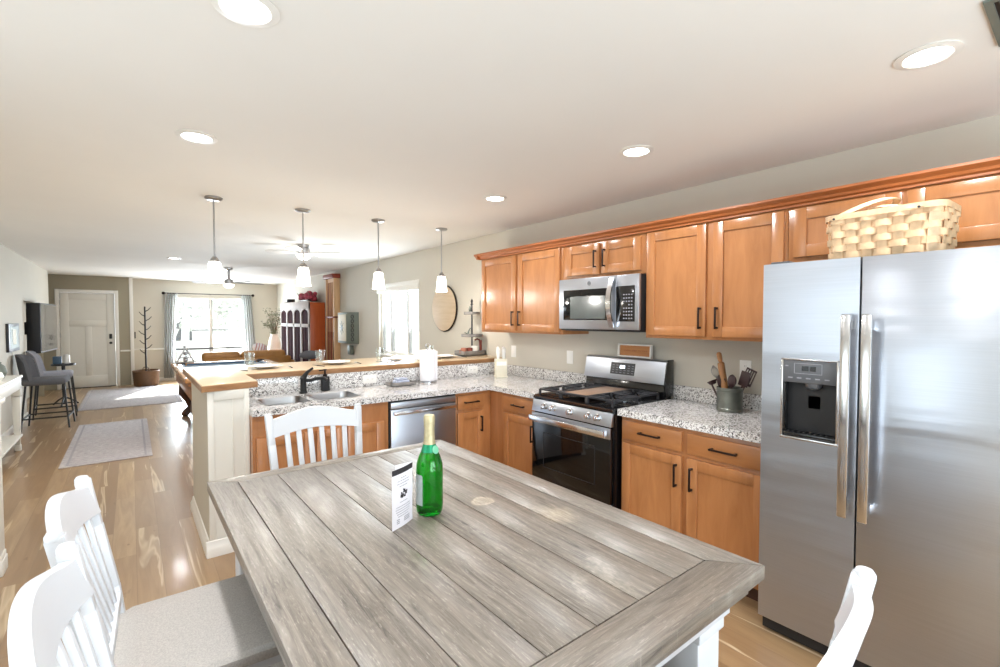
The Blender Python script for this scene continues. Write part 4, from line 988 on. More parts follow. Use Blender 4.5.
vs = []; 
for z in (0.035, 0.128):
    vs.append([b.bm.verts.new((0.0419 * math.cos(math.radians(a)), 0.0419 * math.sin(math.radians(a)), z - (0.004 if z > 0.1 and a in (115, 210) else 0))) for a in range(115, 211, 5)])
for i in range(len(vs[0]) - 1): b.bm.faces.new((vs[0][i], vs[0][i + 1], vs[1][i + 1], vs[1][i]))
ex = bmesh.ops.solidify(b.bm, geom=list(b.bm.faces), thickness=-0.0004)
bmesh.ops.transform(b.bm, matrix=WM[bt_.name], verts=list(b.bm.verts))
b.build('paper_label', 'label', bt_)

cd = T('menu_card', 'tall folded white card with black illustration beside the green bottle', 'card', (0.568, 1.216, TZ), math.atan2(0.054, 0.104))
CWd = 0.098; CHh = 0.172
mc = WM[cd.name] @ Matrix(((1, 0, 0, 0), (0, 0, -1, 0), (0, 1, 0, 0), (0, 0, 0, 1))) @ Matrix.Rotation(0.0, 4, 'X')
def cardz(x): return 0.004 * math.sin(PI * x / CWd * 1.0)
b = B(mc); n = 12
front = [[b.bm.verts.new((x * CWd / n, (0.0 if k == 0 else CHh) + 0.0, cardz(x * CWd / n))) for x in range(n + 1)] for k in (0, 1)]
for i in range(n): b.bm.faces.new((front[0][i], front[0][i + 1], front[1][i + 1], front[1][i]))
bmesh.ops.solidify(b.bm, geom=list(b.bm.faces), thickness=0.0008); bmesh.ops.transform(b.bm, matrix=mc, verts=list(b.bm.verts)); b.build('card_sheet', 'paper', cd)
mb = mc @ Matrix(((-0.02, 0, 0, CWd), (0, 1, 0, 0), (-1, 0, 0.02, 0), (0, 0, 0, 1)))
B(mc).hexa([(CWd - 0.001, 0, 0), (CWd, 0, -0.001), (0.075, 0, -0.045), (0.075, 0, -0.044), (CWd - 0.001, CHh, 0), (CWd, CHh, -0.001), (0.075, CHh - 0.01, -0.045), (0.075, CHh - 0.01, -0.044)]).build('card_back', 'paper', cd)
def onc(b, x0, x1, y0, y1, k_=6):
    for i in range(k_):
        a = x0 + (x1 - x0) * i / k_; c_ = x0 + (x1 - x0) * (i + 1) / k_; za_, zc = cardz(a) + 0.0006, cardz(c_) + 0.0006
        b.hexa([(a, y0, za_), (c_, y0, zc), (c_, y1, zc), (a, y1, za_), (a, y0, za_ + 0.0004), (c_, y0, zc + 0.0004), (c_, y1, zc + 0.0004), (a, y1, za_ + 0.0004)])
b = B(mc); onc(b, 0, CWd, CHh - 0.016, CHh, 12); b.build('header_band', 'ink', cd)
b = B(mc); random.seed(11)
for i in range(26):
    x = 0.034 + random.random() * 0.028; y = 0.085 + random.random() * 0.026 * (1 - abs(x - 0.048) / 0.03)
    onc(b, x, x + 0.005, y - 0.002, y + 0.003, 1)
b.build('illustration', 'ink', cd)
b = B(mc)
for y, x0, x1 in ((0.142, 0.035, 0.062), (0.134, 0.022, 0.075), (0.126, 0.02, 0.076), (0.118, 0.03, 0.068), (0.072, 0.032, 0.066), (0.06, 0.016, 0.08), (0.053, 0.014, 0.082), (0.046, 0.016, 0.08), (0.039, 0.02, 0.076), (0.032, 0.024, 0.072)):
    x = x0
    while x < x1: 
        l = 0.003 + random.random() * 0.006; onc(b, x, min(x + l, x1), y, y + 0.0016, 1); x += l + 0.002
b.build('lettering', 'inkg', cd)
b = B(mc)
for y in (0.014, 0.019, 0.024): onc(b, 0.018, 0.03, y, y + 0.002, 2); onc(b, 0.05, 0.078, y, y + 0.002, 2)
b.build('small_lettering', 'inkg', cd)

# ------------------------------------------------------------------ dining chairs
def dining_chair():
    r = T('dining_chair', '', 'chair', (0, 0, 0), 0, 'white slat-back chairs around the grey table')
    SZ = 0.63
    # back posts and rear legs, one piece each
    for s in (-1, 1):
        b = B(); pts = [(s * 0.175, -0.225, 0.0), (s * 0.18, -0.195, 0.35), (s * 0.183, -0.19, 0.62), (s * 0.192, -0.205, 0.74), (s * 0.203, -0.24, 0.92), (s * 0.210, -0.265, 1.05)]
        for i in range(len(pts) - 1): b.bar(pts[i], (pts[i + 1][0], pts[i + 1][1], pts[i + 1][2] + 0.004), 0.030 - 0.0 * i, 0.034, bev=0.004, up=(0, 1, 0))
        b.lathe([(0.016, 0), (0.0165, 0.008), (0.012, 0.016), (0.0, 0.019)], (s * 0.2105, -0.266, 1.048), 16)
        b.build('back_post', 'white', r)
    for s in (-1, 1):
        b = B(); b.bar((s * 0.185, 0.185, 0), (s * 0.19, 0.185, SZ - 0.07), 0.028, 0.028, 0.040, 0.040, bev=0.003); b.bar((s * 0.19, 0.185, SZ - 0.07), (s * 0.19, 0.185, SZ), 0.042, 0.042, bev=0.003); b.build('front_leg', 'white', r)
    b = B()
    for y in (-0.19, 0.185): b.box(-0.17, 0.17, y - 0.011, y + 0.011, SZ - 0.065, SZ, 0.002)
    for s in (-1, 1): b.box(s * 0.188 - 0.011, s * 0.188 + 0.011, -0.18, 0.17, SZ - 0.065, SZ, 0.002)
    b.build('seat_frame', 'white', r)
    b = B()
    b.box(-0.17, 0.17, 0.178, 0.198, 0.22, 0.25, 0.003)
    for s in (-1, 1): b.box(s * 0.184 - 0.009, s * 0.184 + 0.009, -0.2, 0.18, 0.28, 0.305, 0.003)
    b.box(-0.17, 0.17, -0.21, -0.19, 0.34, 0.365, 0.003); b.build('stretcher', 'white', r)
    # upholstered seat: rounded at the front corners
    b = B(); out = [(-0.205, -0.17), (-0.175, -0.205), (0.175, -0.205), (0.205, -0.17), (0.215, 0.15), (0.205, 0.19), (0.17, 0.215), (-0.17, 0.215), (-0.205, 0.19), (-0.215, 0.15)]
    rings = []
    for sc, z in ((0.99, SZ), (1.0, SZ + 0.012), (1.0, SZ + 0.026), (0.95, SZ + 0.036), (0.6, SZ + 0.042)):
        rings.append([b.bm.verts.new((x * sc, y * sc, z)) for x, y in out])
    for a, c_ in zip(rings, rings[1:]):
        for i in range(10): b.bm.faces.new((a[i], a[(i + 1) % 10], c_[(i + 1) % 10], c_[i]))
    b.bm.faces.new(rings[0]); b.bm.faces.new(rings[-1]); b.build('seat_cushion', 'seat', r)
    # crest rail: arched board curving backwards between the posts
    b = B(); n = 20; rings = []
    for i in range(n + 1):
        t = i / n; x = -0.200 + 0.400 * t; u = math.sin(PI * t)
        y = -0.248 - 0.030 * u; zt_ = 1.036 + 0.036 * u ** 1.5; zb = 0.958 + 0.020 * u; ln = 0.012
        rings.append([b.bm.verts.new(p) for p in ((x, y + ln + 0.010, zb), (x, y - ln + 0.010, zb), (x, y - ln - 0.014, zt_), (x, y + ln - 0.014, zt_))])
    for a, c_ in zip(rings, rings[1:]):
        for i in range(4): b.bm.faces.new((a[i], a[(i + 1) % 4], c_[(i + 1) % 4], c_[i]))
    b.bm.faces.new(rings[0]); b.bm.faces.new(rings[-1])
    b.build('crest_rail', 'white', r)
    b = B(); b.box(-0.185, 0.185, -0.205, -0.185, 0.695, 0.73, 0.003); b.build('lower_rail', 'white', r)
    for i in range(6):
        x = -0.135 + i * 0.054; u = math.sin(PI * (x + 0.2) / 0.4)
        b = B(); b.bar((x * 0.92, -0.196, 0.72), (x, -0.238 - 0.028 * u, 0.975), 0.023, 0.012, bev=0.002, up=(0, 1, 0)); b.build('slat', 'white', r)
    return r
ch = dining_chair()
ch['label'] = 'white slat-back chair at the far end of the table, facing the sink'
ch['label'] = 'white slat-back chair at the far end of the grey table, in front of the sink'
ch.location = (0.697, 2.075, 0); ch.rotation_euler = (0, 0, PI)
dup(ch, (0.142, 1.51, 0), -PI / 2 - 0.04, 'white slat-back chair beside the table with its grey seat showing, nearer the bar')
dup(ch, (0.155, 1.01, 0), -PI / 2 - 0.02, 'white slat-back chair beside the table, cut off by the lower left corner of the photo')
dup(ch, (0.768, 0.490, 0), 0.08, 'white chair seen edge-on in front of the refrigerator at the near table end')

# ------------------------------------------------------------------ lights and ceiling fixtures
def pendant(x, lab):
    z = H
    p = T('pendant_lamp', lab, 'pendant lamp', (x, 4.25, z), 0, 'pendant lamps over the bar')
    L(p).lathe([(0.0, 0), (0.062, 0), (0.062, -0.012), (0.05, -0.02), (0.012, -0.024), (0.0, -0.024)], seg=28).build('canopy', 'nickel', p)
    L(p).cyl((0, 0, -0.02), (0, 0, -0.47), 0.006).build('stem', 'nickel', p)
    L(p).lathe([(0.012, -0.455), (0.024, -0.47), (0.034, -0.49), (0.034, -0.5), (0.0, -0.5)], seg=24).build('socket_cap', 'nickel', p)
    L(p).lathe([(0.036, -0.495), (0.044, -0.51), (0.060, -0.655), (0.058, -0.655), (0.042, -0.512), (0.034, -0.498)], seg=32, loop=True).build('lamp_shade', 'shade', p)
    d = bpy.data.lights.new('pendant_bulb', 'POINT'); d.energy = 7; d.shadow_soft_size = 0.045; d.color = (1, 0.96, 0.9)
    o = bpy.data.objects.new('pendant_bulb', d); COL.objects.link(o); o.location = (x, 4.25, 1.755)
for x, lab in ((0.52, 'pendant lamp over the outer end of the bar'), (1.18, 'pendant lamp hanging in line with the faucet, second from the bar end'),
               (1.865, 'pendant lamp hanging beside the dining window, third from the bar end'), (2.56, 'pendant lamp hanging in front of the round wall board')):
    pendant(x, lab)
def can(x, y, lab, e=8):
    c_ = T('recessed_light', lab, 'ceiling light', (x, y, H), 0, 'recessed ceiling lights')
    L(c_).lathe([(0.066, -0.001), (0.092, -0.001), (0.094, -0.005), (0.070, -0.010), (0.066, -0.006)], seg=36, loop=True).build('trim_ring', 'trim', c_)
    L(c_).lathe([(0.0, -0.001), (0.067, -0.001), (0.067, -0.004), (0.0, -0.005)], seg=32).build('lamp_lens', 'lens', c_)
    area('recessed_light_beam', (x, y, H - 0.014), (0, 0, -1), 0.13, 0.13, e, (0.98, 0.985, 1.0), 'DISK', 165)
CANE = 7.5
can(0.29, 1.61, 'recessed light at the top edge of the photo, above the table', CANE)
can(0.285, 2.89, 'recessed light above the outer end of the peninsula', CANE)
can(2.25, 0.40, 'recessed light in front of the refrigerator', CANE)
can(2.24, 1.62, 'recessed light over the aisle between table and base cabinets', CANE)
can(2.245, 2.92, 'recessed light in front of the counter corner', CANE)
can(0.54, 8.83, 'recessed light over the pool table', CANE)
can(0.29, 0.33, 'recessed ceiling light above the near end of the dining table', CANE)
can(0.6, -1.0, 'recessed ceiling light just inside the added fill window', CANE)
area('hall_bare_beam', (-0.4, 6.0, H - 0.014), (0, 0, -1), 0.13, 0.13, 12, (1, 0.97, 0.93), 'DISK', 165)  # bare area lamp below the ceiling, no fixture is built around it

def fan(x, y, zb, R_, lab, blade_mat, rot0, nb=5, sw=0.0):
    f_ = T('ceiling_fan', lab, 'ceiling fan', (x, y, H), rot0)
    L(f_).lathe([(0.0, 0), (0.07, 0), (0.065, -0.03), (0.03, -0.05), (0.02, -0.05), (0.02, zb - H + 0.07), (0.07, zb - H + 0.05), (0.075, zb - H + 0.01), (0.06, zb - H - 0.03), (0.0, zb - H - 0.03)], seg=28).build('motor', 'nickel', f_)
    for i in range(nb):
        a = 2 * PI * i / nb; m_ = WM[f_.name] @ Matrix.Rotation(a, 4, 'Z') @ Matrix.Translation((0, 0, zb - H)) @ Matrix.Rotation(0.2, 4, 'X')
        B(m_).prism([(0.16, -0.05), (R_ - 0.05, -0.07), (R_, -0.05), (R_ + 0.01, 0), (R_, 0.05), (R_ - 0.05, 0.07), (0.16, 0.05)], 'Z', -0.004, 0.004).box(0.06, 0.2, -0.012, 0.012, -0.01, 0.0).build('blade', blade_mat, f_)
    L(f_).lathe([(0.0, zb - H - 0.1), (0.05, zb - H - 0.095), (0.085, zb - H - 0.06), (0.09, zb - H - 0.032), (0.0, zb - H - 0.03)], seg=24).build('lamp_shade', 'shade', f_)
    d = bpy.data.lights.new('fan_bulb', 'POINT'); d.energy = 5; d.shadow_soft_size = 0.08
    o = bpy.data.objects.new('fan_bulb', d); COL.objects.link(o); o.location = (x, y, zb - 0.18)
fan(1.43, 9.9, 2.17, 0.60, 'ceiling fan with grey-brown blades in front of the living room window', 'fanblade', 0.15)
fan(1.74, 6.25, 2.35, 0.46, 'flush ceiling fan with pale blades behind the second pendant', 'whiteblade', math.radians(-35), 4)
# ceiling air vent
o = T('air_vent', 'grey ceiling air vent at the top right corner of the photo', 'vent', (2.22, 0.10, H))
b = B(); b.box(2.00, 2.36, 0.215, 0.235, H - 0.008, H).box(2.00, 2.36, -0.03, -0.01, H - 0.008, H).box(2.00, 2.02, -0.01, 0.215, H - 0.008, H).box(2.34, 2.36, -0.01, 0.215, H - 0.008, H); b.build('frame', 'tin', o)
B().box(2.02, 2.34, -0.01, 0.215, H - 0.002, H - 0.001).build('backing', 'blackm', o)
b = B()
for i in range(9): b.box(2.02, 2.34, 0.0 + i * 0.024, 0.012 + i * 0.024, H - 0.007, H - 0.003)
b.build('slats', 'tin', o)

# ------------------------------------------------------------------ on the right wall
b = B(); b.lathe([(0.0, 0), (0.275, 0), (0.285, -0.006), (0.285, -0.03), (0.27, -0.034), (0.0, -0.03)], (XR - 0.002, 5.15, 1.635), 56, None, 'X')
o = T('round_wall_board', 'large round pale wood board with dark rim on the wall', 'wall decoration', (XR, 5.15, 1.635))
b.build('board', 'round', o)
b = B(); b.tube([(XR - 0.018, 5.15 + 0.287 * math.cos(a), 1.635 + 0.287 * math.sin(a)) for a in [i * 2 * PI / 56 for i in range(56)]], 0.011, 8, close=True); b.build('rim', 'bronze', o)
# dartboard cabinet with one leaf ajar
o = T('dartboard_cabinet', 'sage green dartboard cabinet on the wall left of the dining window', 'dartboard cabinet', (XR, 8.5, 1.06))
B().box(3.04, 3.155, 8.30, 8.78, 1.06, 1.62, 0.004).build('case', 'tin', o)
B().box(3.03, 3.04, 8.34, 8.74, 1.10, 1.58, 0.003).build('board_face', 'cream', o)
b = B(); b.lathe([(0.0, 0), (0.05, 0), (0.05, -0.004), (0.0, -0.005)], (3.03, 8.54, 1.34), 20, None, 'X')
for k_ in range(4):
    a = k_ * PI / 4; b.bar((3.026, 8.54 - 0.12 * math.cos(a), 1.34 - 0.12 * math.sin(a)), (3.026, 8.54 + 0.12 * math.cos(a), 1.34 + 0.12 * math.sin(a)), 0.008, 0.003, up=(1, 0, 0))
b.build('star_motif', 'tin', o)
m_ = Matrix.Translation((3.04, 8.30, 1.06)) @ Matrix.Rotation(math.radians(28), 4, 'Z')
lf = B(m_).box(-0.018, 0, -0.27, 0, 0, 0.56, 0.003).build('cabinet_leaf', 'tin', o)
b = B(m_)
for k_ in range(6): b.tube([(-0.02, -0.135 + 0.03 * math.cos(a), 0.08 + k_ * 0.08 + 0.03 * math.sin(a)) for a in [i * 2 * PI / 12 for i in range(12)]], 0.006, 6, close=True)
b.build('scrollwork', 'blackm', lf)
B().box(3.08, 3.15, 8.28, 8.40, 0.86, 1.02, 0.004).solo('wall_speaker', 'tin', 'small dark box on the wall right below the dartboard cabinet', 'box', None, (3.1, 8.34, 0.86))
# cue rack
o = T('cue_rack', 'tall narrow wooden cue rack with crown top on the wall', 'cue rack', (3.1, 9.22, 0.62))
b = B(); b.box(3.13, 3.155, 9.00, 9.44, 0.62, 2.30, 0.003).box(3.04, 3.155, 8.98, 9.02, 0.62, 2.30, 0.003).box(3.04, 3.155, 9.42, 9.46, 0.62, 2.30, 0.003).build('frame', 'tanpanel', o)
B().box(3.0, 3.155, 8.94, 9.50, 2.28, 2.36, 0.006).box(3.02, 3.155, 8.96, 9.48, 1.52, 1.55, 0.003).build('crown', 'redbrown', o)
B().box(3.01, 3.15, 9.02, 9.42, 0.62, 0.70, 0.003).build('base_shelf', 'darkwood', o)
for i in range(5):
    y = 9.07 + i * 0.075
    B().cyl((3.035, y, 0.701), (3.038, y, 1.15), 0.014, 0.012, 8).cyl((3.038, y, 1.15), (3.04, y, 2.2), 0.011, 0.006, 8).solo('pool_cue', 'redbrown' if i % 2 else 'beech', ('dark' if i % 2 else 'pale') + ' pool cue standing in the wall rack', 'pool cue', 'pool cues in the wall rack (%s)' % ('dark' if i % 2 else 'pale'), (3.035, y, 0.701))
B().box(3.06, 3.13, 9.02, 9.42, 0.71, 2.28).build('back_panel', 'tanpanel', o)
B().box(3.052, 3.06, 9.025, 9.415, 0.72, 1.25).build('lower_panel', 'maroon', o)
# display cabinet standing against the right wall
o = T('display_cabinet', 'orange wood cabinet with four arched maroon panels in a white front', 'cabinet', (2.97, 10.9, 0))
CY0, CY1, CXF, CT = 9.85, 12.1, 2.83, 1.84
B().box(CXF + 0.02, 3.15, CY0, CY1, 0.0, CT, 0.004).build('case', 'orangewood', o)
mxc = face((CXF + 0.02, CY1, 0.0), '-X'); CWW = CY1 - CY0
b = B(mxc); nP = 4; pwid = CWW / nP
for i in range(nP + 1):
    x = i * pwid; b.box(max(0, x - 0.045), min(CWW, x + 0.045), 0.05, CT, 0, 0.03, 0.004)
b.box(0, CWW, CT - 0.13, CT + 0.03, 0, 0.032, 0.004).box(0, CWW, 1.33, 1.40, 0, 0.03, 0.004).box(0, CWW, 0, 0.14, 0, 0.03, 0.004)
for i in range(nP):
    x0 = i * pwid + 0.045; x1 = (i + 1) * pwid - 0.045; xm = (x0 + x1) / 2; hw = (x1 - x0) / 2
    for s in (-1, 1):
        poly = [(xm + s * hw, CT - 0.12)] + [(xm + s * hw * math.cos(a), CT - 0.24 + 0.10 * math.sin(a)) for a in [k_ * PI / 16 for k_ in range(9)]]
        b.prism(poly, 'Z', 0.0, 0.03)
b.build('front_frame', 'oldwhite', o)
for i in range(nP):
    b = B(mxc); b.box(i * pwid + 0.04, (i + 1) * pwid - 0.04, 0.12, CT - 0.1, 0.002, 0.010)
    b.box((i + 0.5) * pwid - 0.006, (i + 0.5) * pwid + 0.006, 0.14, 1.33, 0.010, 0.016)
    b.build('arched_panel', 'maroon', o)
B().lathe([(0.0, 0), (0.16, 0), (0.16, 0.01), (0.09, 0.02), (0.09, 0.09), (0.0, 0.1)], (2.97, 11.75, CT + 0.031), 24).solo('black_hat', 'blackm', 'black brimmed hat on the far end of the display cabinet', 'hat', None, (2.97, 11.75, CT + 0.03))
o = T('flower_arrangement', 'pink and red silk flowers heaped on the display cabinet', 'flowers', (2.98, 10.4, CT + 0.03))
random.seed(5)
B().box(2.88, 3.08, 10.1, 10.7, CT + 0.031, CT + 0.07, 0.01).build('tray', 'darkwood', o)
b = B()
for i in range(22): b.ball((2.9 + random.random() * 0.16, 10.0 + random.random() * 0.75, CT + 0.09 + random.random() * 0.10), 0.045 + random.random() * 0.03, (1, 1, 0.85), 8)
b.build('blossoms', 'rose', o)
b = B()
for i in range(16):
    p = Vector((2.9 + random.random() * 0.18, 10.0 + random.random() * 0.8, CT + 0.12)); q_ = p + Vector((random.uniform(-.08, .05), random.uniform(-.1, .1), random.uniform(.03, .12))); b.bar(p, q_, 0.03, 0.003, 0.006, 0.003)
b.build('leaves', 'leaf', o)

# ------------------------------------------------------------------ living room
# curtains and rod
o = T('curtain_rod', 'dark curtain rod with ball ends above the living room window', 'curtain rod', (1.6, YF - 0.1, 2.12))
B().cyl((0.62, YF - 0.1, 2.12), (2.55, YF - 0.1, 2.12), 0.011).build('rod', 'bronze', o)
for x in (0.62, 2.55): B().ball((x, YF - 0.1, 2.12), 0.035, seg=14).build('finial', 'bronze', o)
for x in (0.66, 1.58, 2.5): B().box(x - 0.01, x + 0.01, YF - 0.1, YF - 0.001, 2.105, 2.12).build('bracket', 'bronze', o)
def curtain(x0t, x1t, x0b, x1b, zb, lab):
    b = B(); nx, nz = 60, 8; rows = []
    for j in range(nz + 1):
        t = j / nz; row = []
        for i in range(nx + 1):
            u = i / nx; x = (x0t + (x1t - x0t) * u) * t + (x0b + (x1b - x0b) * u) * (1 - t)
            y = YF - 0.1 + 0.032 * math.sin(u * 2 * PI * 5 + 0.4 * (1 - t)) ; row.append(b.bm.verts.new((x, y, zb + (2.135 - zb) * t)))
        rows.append(row)
    for a, c_ in zip(rows, rows[1:]):
        for i in range(nx): b.bm.faces.new((a[i], a[i + 1], c_[i + 1], c_[i]))
    bmesh.ops.solidify(b.bm, geom=list(b.bm.faces), thickness=0.004)
    b.solo('curtain', 'curtain', lab, 'curtain', 'curtains of the living room window', ((x0b + x1b) / 2, YF - 0.1, zb))
curtain(0.65, 0.90, 0.60, 0.80, 0.08, 'grey curtain on the coat rack side of the living room window')
curtain(2.27, 2.50, 2.30, 2.66, 0.08, 'grey curtain on the potted tree side of the living room window')

# sofa seen over the bar
o = T('leather_sofa', 'tan leather sofa with back to the pool table', 'sofa', (1.9, 11.2, 0))
B().box(1.10, 2.72, 10.75, 11.6, 0.1, 0.42, 0.03).build('base', 'leather', o)
B().box(1.10, 2.72, 10.75, 10.95, 0.4, 0.72, 0.05, seg=3).build('backrest', 'leather', o)
for x0, x1 in ((1.08, 1.75), (1.755, 2.62)): B().box(x0, x1, 10.78, 11.02, 0.64, 0.84, 0.075, seg=4).build('back_cushion', 'leather', o)
for x0, x1 in ((1.27, 1.90), (1.92, 2.55)): B().box(x0, x1, 10.96, 11.6, 0.42, 0.54, 0.04, seg=3).build('seat_cushion', 'leather', o)
for x0, x1 in ((1.02, 1.22), (2.60, 2.80)): B().box(x0, x1, 10.75, 11.6, 0.1, 0.62, 0.06, seg=3).build('armrest', 'leather', o)
for x in (1.12, 2.70):
    for y in (10.82, 11.52): B().cyl((x, y, 0), (x, y, 0.11), 0.025).build('foot', 'darkwood', o)
o = T('striped_pillow', 'white pillow with rose stripes on the corner of the sofa', 'pillow', (2.16, 11.1, 0.80))
mpl = Matrix.Translation((2.16, 11.09, 0.88)) @ Matrix.Rotation(0.3, 4, 'Y') @ Matrix.Rotation(-0.3, 4, 'X')
B(mpl).ball((0, 0, 0), 0.13, (1.15, 0.38, 0.8), 20).build('pillow_body', 'paper', o)
b = B(mpl)
for x in (-0.08, -0.027, 0.027, 0.08):
    k_ = math.sqrt(max(0, 1 - (x / 0.1495) ** 2)); b.tube([(x, -0.050 * k_ * math.cos(a), 0.105 * k_ * math.sin(a)) for a in [(-70 + i * 14) * PI / 180 for i in range(11)]], 0.009, 6)
b.build('stripes', 'stripe', o)
# grey armchair beyond the bar
o = T('grey_armchair', 'dark grey rounded armchair beyond the bar in front of the cabinet', 'armchair', (2.35, 8.9, 0))
B().box(2.15, 2.69, 8.65, 9.2, 0.14, 0.46, 0.06, seg=3).build('seat', 'greyfab', o)
b = B(); b.strip([(2.42 + 0.29 * math.cos(a), 8.93 + 0.28 * math.sin(a), 0.42 + 0.06 * max(0, -math.sin(a))) for a in [math.radians(150 + i * 12) for i in range(21)]], (0, 0, 1), 0.5, 0.09); b.build('backrest', 'greyfab', o)
b = B(); b.ball((2.50, 8.68, 0.86), 0.16, (1.1, 0.5, 0.5), 18); b.build('headrest', 'greyfab', o)
for x in (2.21, 2.63):
    for y in (8.7, 9.14): B().cyl((x, y, 0), (x, y, 0.16), 0.018).build('leg', 'darkwood', o)
# potted tree
o = T('potted_olive_tree', 'olive tree in tall white pot between curtain and display cabinet', 'potted tree', (2.86, 12.9, 0))
B().lathe([(0.12, 0), (0.16, 0.1), (0.17, 0.7), (0.13, 0.98), (0.09, 1.08), (0.10, 1.12), (0.085, 1.12), (0.08, 1.06), (0.0, 1.04)], (2.86, 12.9, 0), 24).build('pot', 'ceramic', o)
random.seed(9); b = B(); lv = B()
for i in range(13):
    a = random.random() * 2 * PI; sp = random.uniform(0.10, 0.34); top = Vector((2.82 + sp * math.cos(a) * 1.0, 12.85 + sp * math.sin(a) * 0.8, 1.3 + random.random() * 0.58))
    p0 = Vector((2.86, 12.9, 1.02)); mid = (p0 + top) / 2 + Vector((0, 0, 0.12)); b.tube([p0, mid, top], [0.008, 0.006, 0.003], 6)
    for k_ in range(26):
        t = random.uniform(0.3, 1.05); c_ = (p0 * (1 - t) + mid * t) if t < 0.5 else (mid * (1 - (t - .5) * 2) + top * ((t - .5) * 2)); c_ = c_ + Vector([random.uniform(-.06, .06) for _ in range(3)])
        d_ = Vector((random.uniform(-1, 1), random.uniform(-1, 1), random.uniform(-.3, 1))).normalized() * 0.055; lv.bar(c_, c_ + d_, 0.018, 0.002, 0.005, 0.002, up=(random.random(), random.random(), 0.2))
b.build('branches', 'bark', o); lv.build('leaves', 'leaf', o)

# pool table
o = T('pool_table', 'pool table with oak rails, carved legs and grey-blue cloth', 'pool table', (1.15, 7.8, 0))
PX0, PX1, PY0, PY1, PZ = 0.48, 1.86, 6.55, 9.0, 0.80
B().box(PX0 + 0.13, PX1 - 0.13, PY0 + 0.13, PY1 - 0.13, 0.72, 0.765).build('cloth_bed', 'cloth', o)
for q_ in ((PX0, PX0 + 0.12, PY0 + 0.12, PY1 - 0.12), (PX1 - 0.12, PX1, PY0 + 0.12, PY1 - 0.12), (PX0, PX1, PY0, PY0 + 0.12), (PX0, PX1, PY1 - 0.12, PY1)):
    B().box(q_[0], q_[1], q_[2], q_[3], 0.745, PZ, 0.012).build('rail', 'poolrail', o)
b = B(); b.box(PX0 + 0.12, PX0 + 0.16, PY0 + 0.2, PY1 - 0.2, 0.765, 0.79, 0.006).box(PX1 - 0.16, PX1 - 0.12, PY0 + 0.2, PY1 - 0.2, 0.765, 0.79, 0.006).box(PX0 + 0.2, PX1 - 0.2, PY0 + 0.12, PY0 + 0.16, 0.765, 0.79, 0.006).box(PX0 + 0.2, PX1 - 0.2, PY1 - 0.16, PY1 - 0.12, 0.765, 0.795, 0.006)
b.build('cushion', 'slate', o)
b = B(); b.box(PX0 + 0.06, PX1 - 0.06, PY0 + 0.06, PY1 - 0.06, 0.52, 0.72, 0.02).box(PX0 + 0.03, PX1 - 0.03, PY0 + 0.03, PY1 - 0.03, 0.70, 0.745, 0.01); b.build('cabinet_frame', 'poolwood', o)
for x in (PX0 + 0.1, PX1 - 0.1):
    for y in (PY0 + 0.1, (PY0 + PY1) / 2, PY1 - 0.1): B().lathe([(0.0, 0), (0.07, 0), (0.075, 0.012), (0.055, 0.03), (0.05, -0.1), (0.0, -0.12)], (x + (0.02 if x < 1 else -0.02), y, PZ - 0.022), 16).build('pocket', 'blackm', o)
for x in (PX0 + 0.2, PX1 - 0.2):
    for y in (PY0 + 0.3, PY1 - 0.3):
        s = -1 if x < 1 else 1
        b = B(); b.tube([(x, y, 0.54), (x + s * 0.03, y, 0.45), (x + s * 0.045, y, 0.36), (x + s * 0.0, y, 0.24), (x - s * 0.02, y, 0.14), (x + s * 0.03, y, 0.06), (x + s * 0.06, y - 0.03, 0.02)], [0.10, 0.095, 0.085, 0.05, 0.04, 0.055, 0.05], 14)
        b.build('leg', 'darkwood', o)
# ball rack ornament standing on the far rail
o = T('triangular_ornament', 'small silver triangular ornament on the far rail of the pool table', 'ornament', (0.66, 8.94, PZ))
b = B()
A_ = [(0.55, 8.93, PZ + 0.01), (0.79, 8.93, PZ + 0.01), (0.67, 8.95, PZ + 0.24)]
for i in range(3): b.cyl(A_[i], A_[(i + 1) % 3], 0.012, seg=8)
for t in (0.33, 0.62):
    l = Vector(A_[0]).lerp(Vector(A_[2]), t); r = Vector(A_[1]).lerp(Vector(A_[2]), t); b.cyl(l, r, 0.008, seg=8); b.ball((l + r) / 2, 0.03, seg=10)
b.ball((0.67, 8.94, PZ + 0.05), 0.035, seg=10); b.build('lattice', 'nickel', o)
L(o).ball((0.0, 0, 0.26), 0.02, seg=10).build('top_knob', 'nickel', o)

# coat rack in a basket
o = T('coat_rack', 'black branching coat rack standing in the wicker basket', 'coat rack', (0.25, 13.25, 0))
B().cyl((0.25, 13.25, 0.03), (0.25, 13.25, 1.78), 0.02, 0.016, 12).build('pole', 'blackm', o)
for i in range(10):
    z = 0.72 + i * 0.105; a = (0 if i % 2 else PI) + (i % 3 - 1) * 0.5
    B().tube([(0.25, 13.25, z), (0.25 + 0.07 * math.cos(a), 13.25 + 0.07 * math.sin(a), z + 0.04), (0.25 + 0.12 * math.cos(a), 13.25 + 0.12 * math.sin(a), z + 0.1)], [0.011, 0.009, 0.007], 8).build('peg', 'blackm', o)
b = B(); b.lathe([(0.0, 0), (0.12, 0), (0.12, 0.02), (0.02, 0.03)], (0.25, 13.25, 0.011), 20); b.build('foot', 'blackm', o)
o = T('wicker_basket', 'round brown wicker basket around the foot of the coat rack', 'basket', (0.25, 13.25, 0))
b = B(); b.lathe([(0.0, 0), (0.21, 0)] + [(0.222 + 0.006 * (i % 2) + 0.002 * i, 0.01 + i * 0.024) for i in range(14)] + [(0.245, 0.35), (0.235, 0.35), (0.20, 0.012), (0.0, 0.010)], (0.25, 13.25, 0), 40); b.build('basket_body', 'basket2', o)
